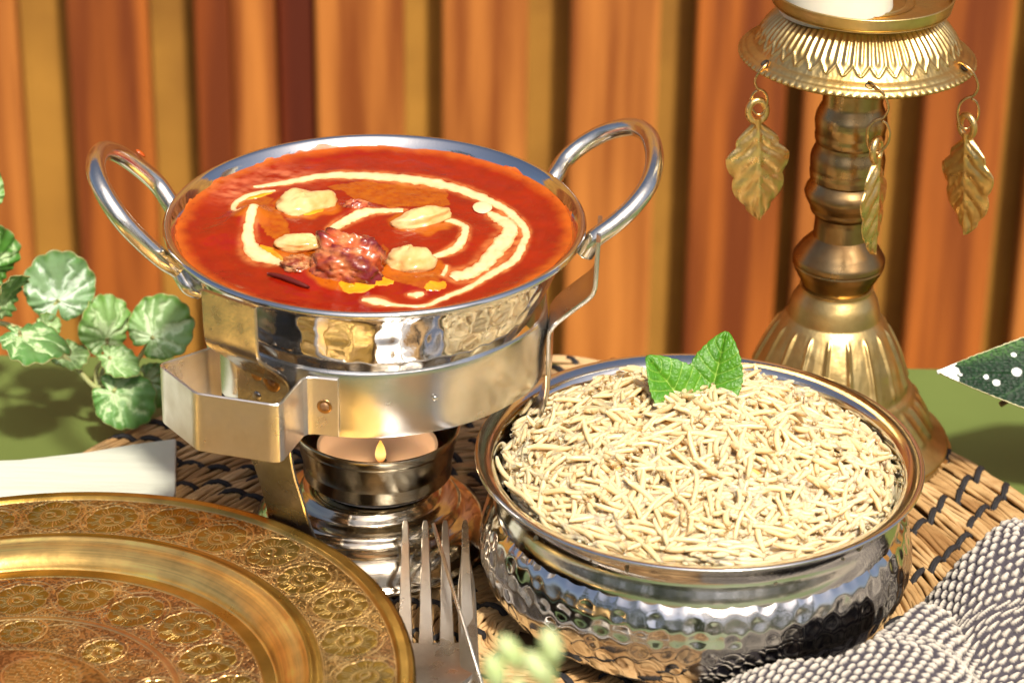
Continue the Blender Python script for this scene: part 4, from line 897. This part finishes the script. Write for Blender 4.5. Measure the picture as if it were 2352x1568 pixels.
# ================================================================ NAPKIN
nx, ny = 520, 440
gx = np.linspace(.040, .245, nx); gy = np.linspace(-.022, -.185, ny); X, Y = np.meshgrid(gx, gy, indexing='ij')
e1 = np.interp(X, [.040, .055, .067, .0925, .111, .120, .130, .1415, .150, .158, .17], [-.125, -.116, -.1075, -.1075, -.1110, -.1050, -.0930, -.0800, -.0770, -.084, -.10])
g1 = np.interp(X, [.040, .055, .067, .080, .0925, .111, .125, .1415, .150, .157, .164, .172, .19], [-.004, -.002, .009, .0185, .0240, .0290, .0305, .0300, .0250, .0150, .0060, .003, .002])
e2 = np.interp(X, [.138, .145, .155, .163, .170, .176, .19, .21, .245], [-.075, -.056, -.052, -.047, -.040, -.0345, -.034, -.040, -.045])
g2 = np.interp(X, [.138, .1435, .150, .158, .165, .176, .187, .21, .245], [.000, .010, .022, .031, .035, .0385, .038, .034, .026])
def ease(t): t = np.clip(t, 0, 1); return np.sqrt(1-(1-t)**2)
k1 = (e1-Y); k2 = (e2-Y)
H1 = g1*ease(k1/.010)*(1-.30*sstep(0, .09, k1)); H2 = g2*ease(k2/.012)*(1-.80*sstep(.018, .070, k2+.9*(.172-X)))
def sm(A):
    for _ in range(5):
        A = (np.roll(A, 1, 0)+np.roll(A, -1, 0)+np.roll(A, 1, 1)+np.roll(A, -1, 1)+2*A)/6
    return A
H = np.log(np.exp(H1/.0018)+np.exp(H2/.0018))*.0018-.00125
H = H+.0022*fbm(X*38, Y*38, 90, 3)*sstep(.002, .01, H); H = sm(H)
on = (np.maximum(k1, k2) > -.0015) & (X > .0645)
dxs = np.hypot(np.gradient(X, axis=0), np.gradient(H, axis=0)); dys = np.hypot(np.gradient(Y, axis=1), np.gradient(H, axis=1))
Ua = np.cumsum(dxs, 0); Va = np.cumsum(dys, 1); Ua = .5*Ua+.5*np.cumsum(dxs.mean(1))[:, None]; Va = .5*Va+.5*np.cumsum(dys.mean(0))[None, :]
CELL = .0040; u = Ua/CELL+.25*vnoise(X*60, Y*60, 3); v_ = Va/(CELL*.80)+.20*vnoise(X*60, Y*60, 4); row = np.floor(v_); uu = (u+.5*(row % 2)) % 1-.5; vv = v_ % 1-.5
cid = np.floor(u+.5*(row % 2)); rnd = vnoise(cid*7.31+.5, row*5.17+.5, 8); rn2 = vnoise(cid*3.7+.3, row*9.1+.2, 18)
uu = uu+.10*rn2; vv = vv+.10*rnd
knot = np.clip(1-(np.abs(uu)/(.46+.05*rnd))**1.8-((vv+.42*uu+.28*np.abs(uu))/(.34+.07*rn2))**2, 0, 1)**.7
fib = fbm(Ua*1500+Va*500, Va*700, 17)+.5*fbm(Ua*3500, Va*2600, 27); bumpz = knot*.0015+.00030*fib
Nx, Ny = np.gradient(H, axis=0)/np.gradient(X, axis=0), np.gradient(H, axis=1)/np.gradient(Y, axis=1); ln_ = np.sqrt(1+Nx**2+Ny**2)
P = np.stack([X-Nx/ln_*bumpz, Y-Ny/ln_*bumpz, .0098+H+bumpz/ln_], -1).reshape(-1, 3)
kk = np.clip(sstep(.10, .60, knot+.30*fib), 0, 1)[..., None]; c = np.array((.060, .052, .062))*(1-kk)+np.array((.54, .49, .41))*kk*(1+.12*fib[..., None])
F = grid_faces(nx, ny); keep = on.reshape(-1)[F].all(1); F = F[keep]
used = np.unique(F); remap = -np.ones(nx*ny, int); remap[used] = np.arange(len(used))
o = mk("napkin", P[used], remap[F], mat("waffle_cotton", (.5, .5, .5), .85, attr="tint", spec=.2), None, cols={"tint": np.clip(c.reshape(-1, 3)[used], 0, 1)})
tag(o, "crumpled grey and white waffle weave cotton napkin beside the rice bowl", "napkin")

# ================================================================ FOREGROUND SPRIG
SPR = empty("flower_bud_sprig", (.004, -.385, .02), "out of focus pale green buds poking up at the bottom edge", "sprig")
SO = np.array([.004, -.385, .02]); BUD = mat("pale_bud", (.50, .58, .30), .55, col2=(.40, .50, .20), nscale=200, sss=.1)
for c, tip in (((-.0027, -.3953, .2100), (-.25, .1, 1)), ((.0061, -.3951, .2112), (-.55, .1, .8)), ((.0091, -.3929, .2151), (-.25, .1, 1)), ((.0005, -.3933, .2138), (-.5, .1, .9)), ((.0030, -.3985, .2060), (-.4, 0, 1)), ((.0075, -.3990, .2040), (.1, 0, 1))):
    v, f = lathe([(0, -.0041), (.0010, -.0038), (.0021, -.0020), (.0024, .0), (.0021, .0020), (.0011, .0037), (0, .0043)], 18, sub=3)
    M = Vector(tip).to_track_quat('Z', 'Y').to_matrix(); v = np.array([M@Vector(q) for q in v])+np.array(c)-SO
    mk("bud", v, f, BUD, SPR)
    b0 = np.array(c)-np.array(Vector(tip).normalized())*.0036-SO
    v, f = tube(resample(np.array([b0, b0*.7+np.array([.001, -.010, .12])*.3, (.002, -.008, .10), (0, 0, -.012)]), 5), .0007, 6); mk("stalk", v, f, BUD, SPR)
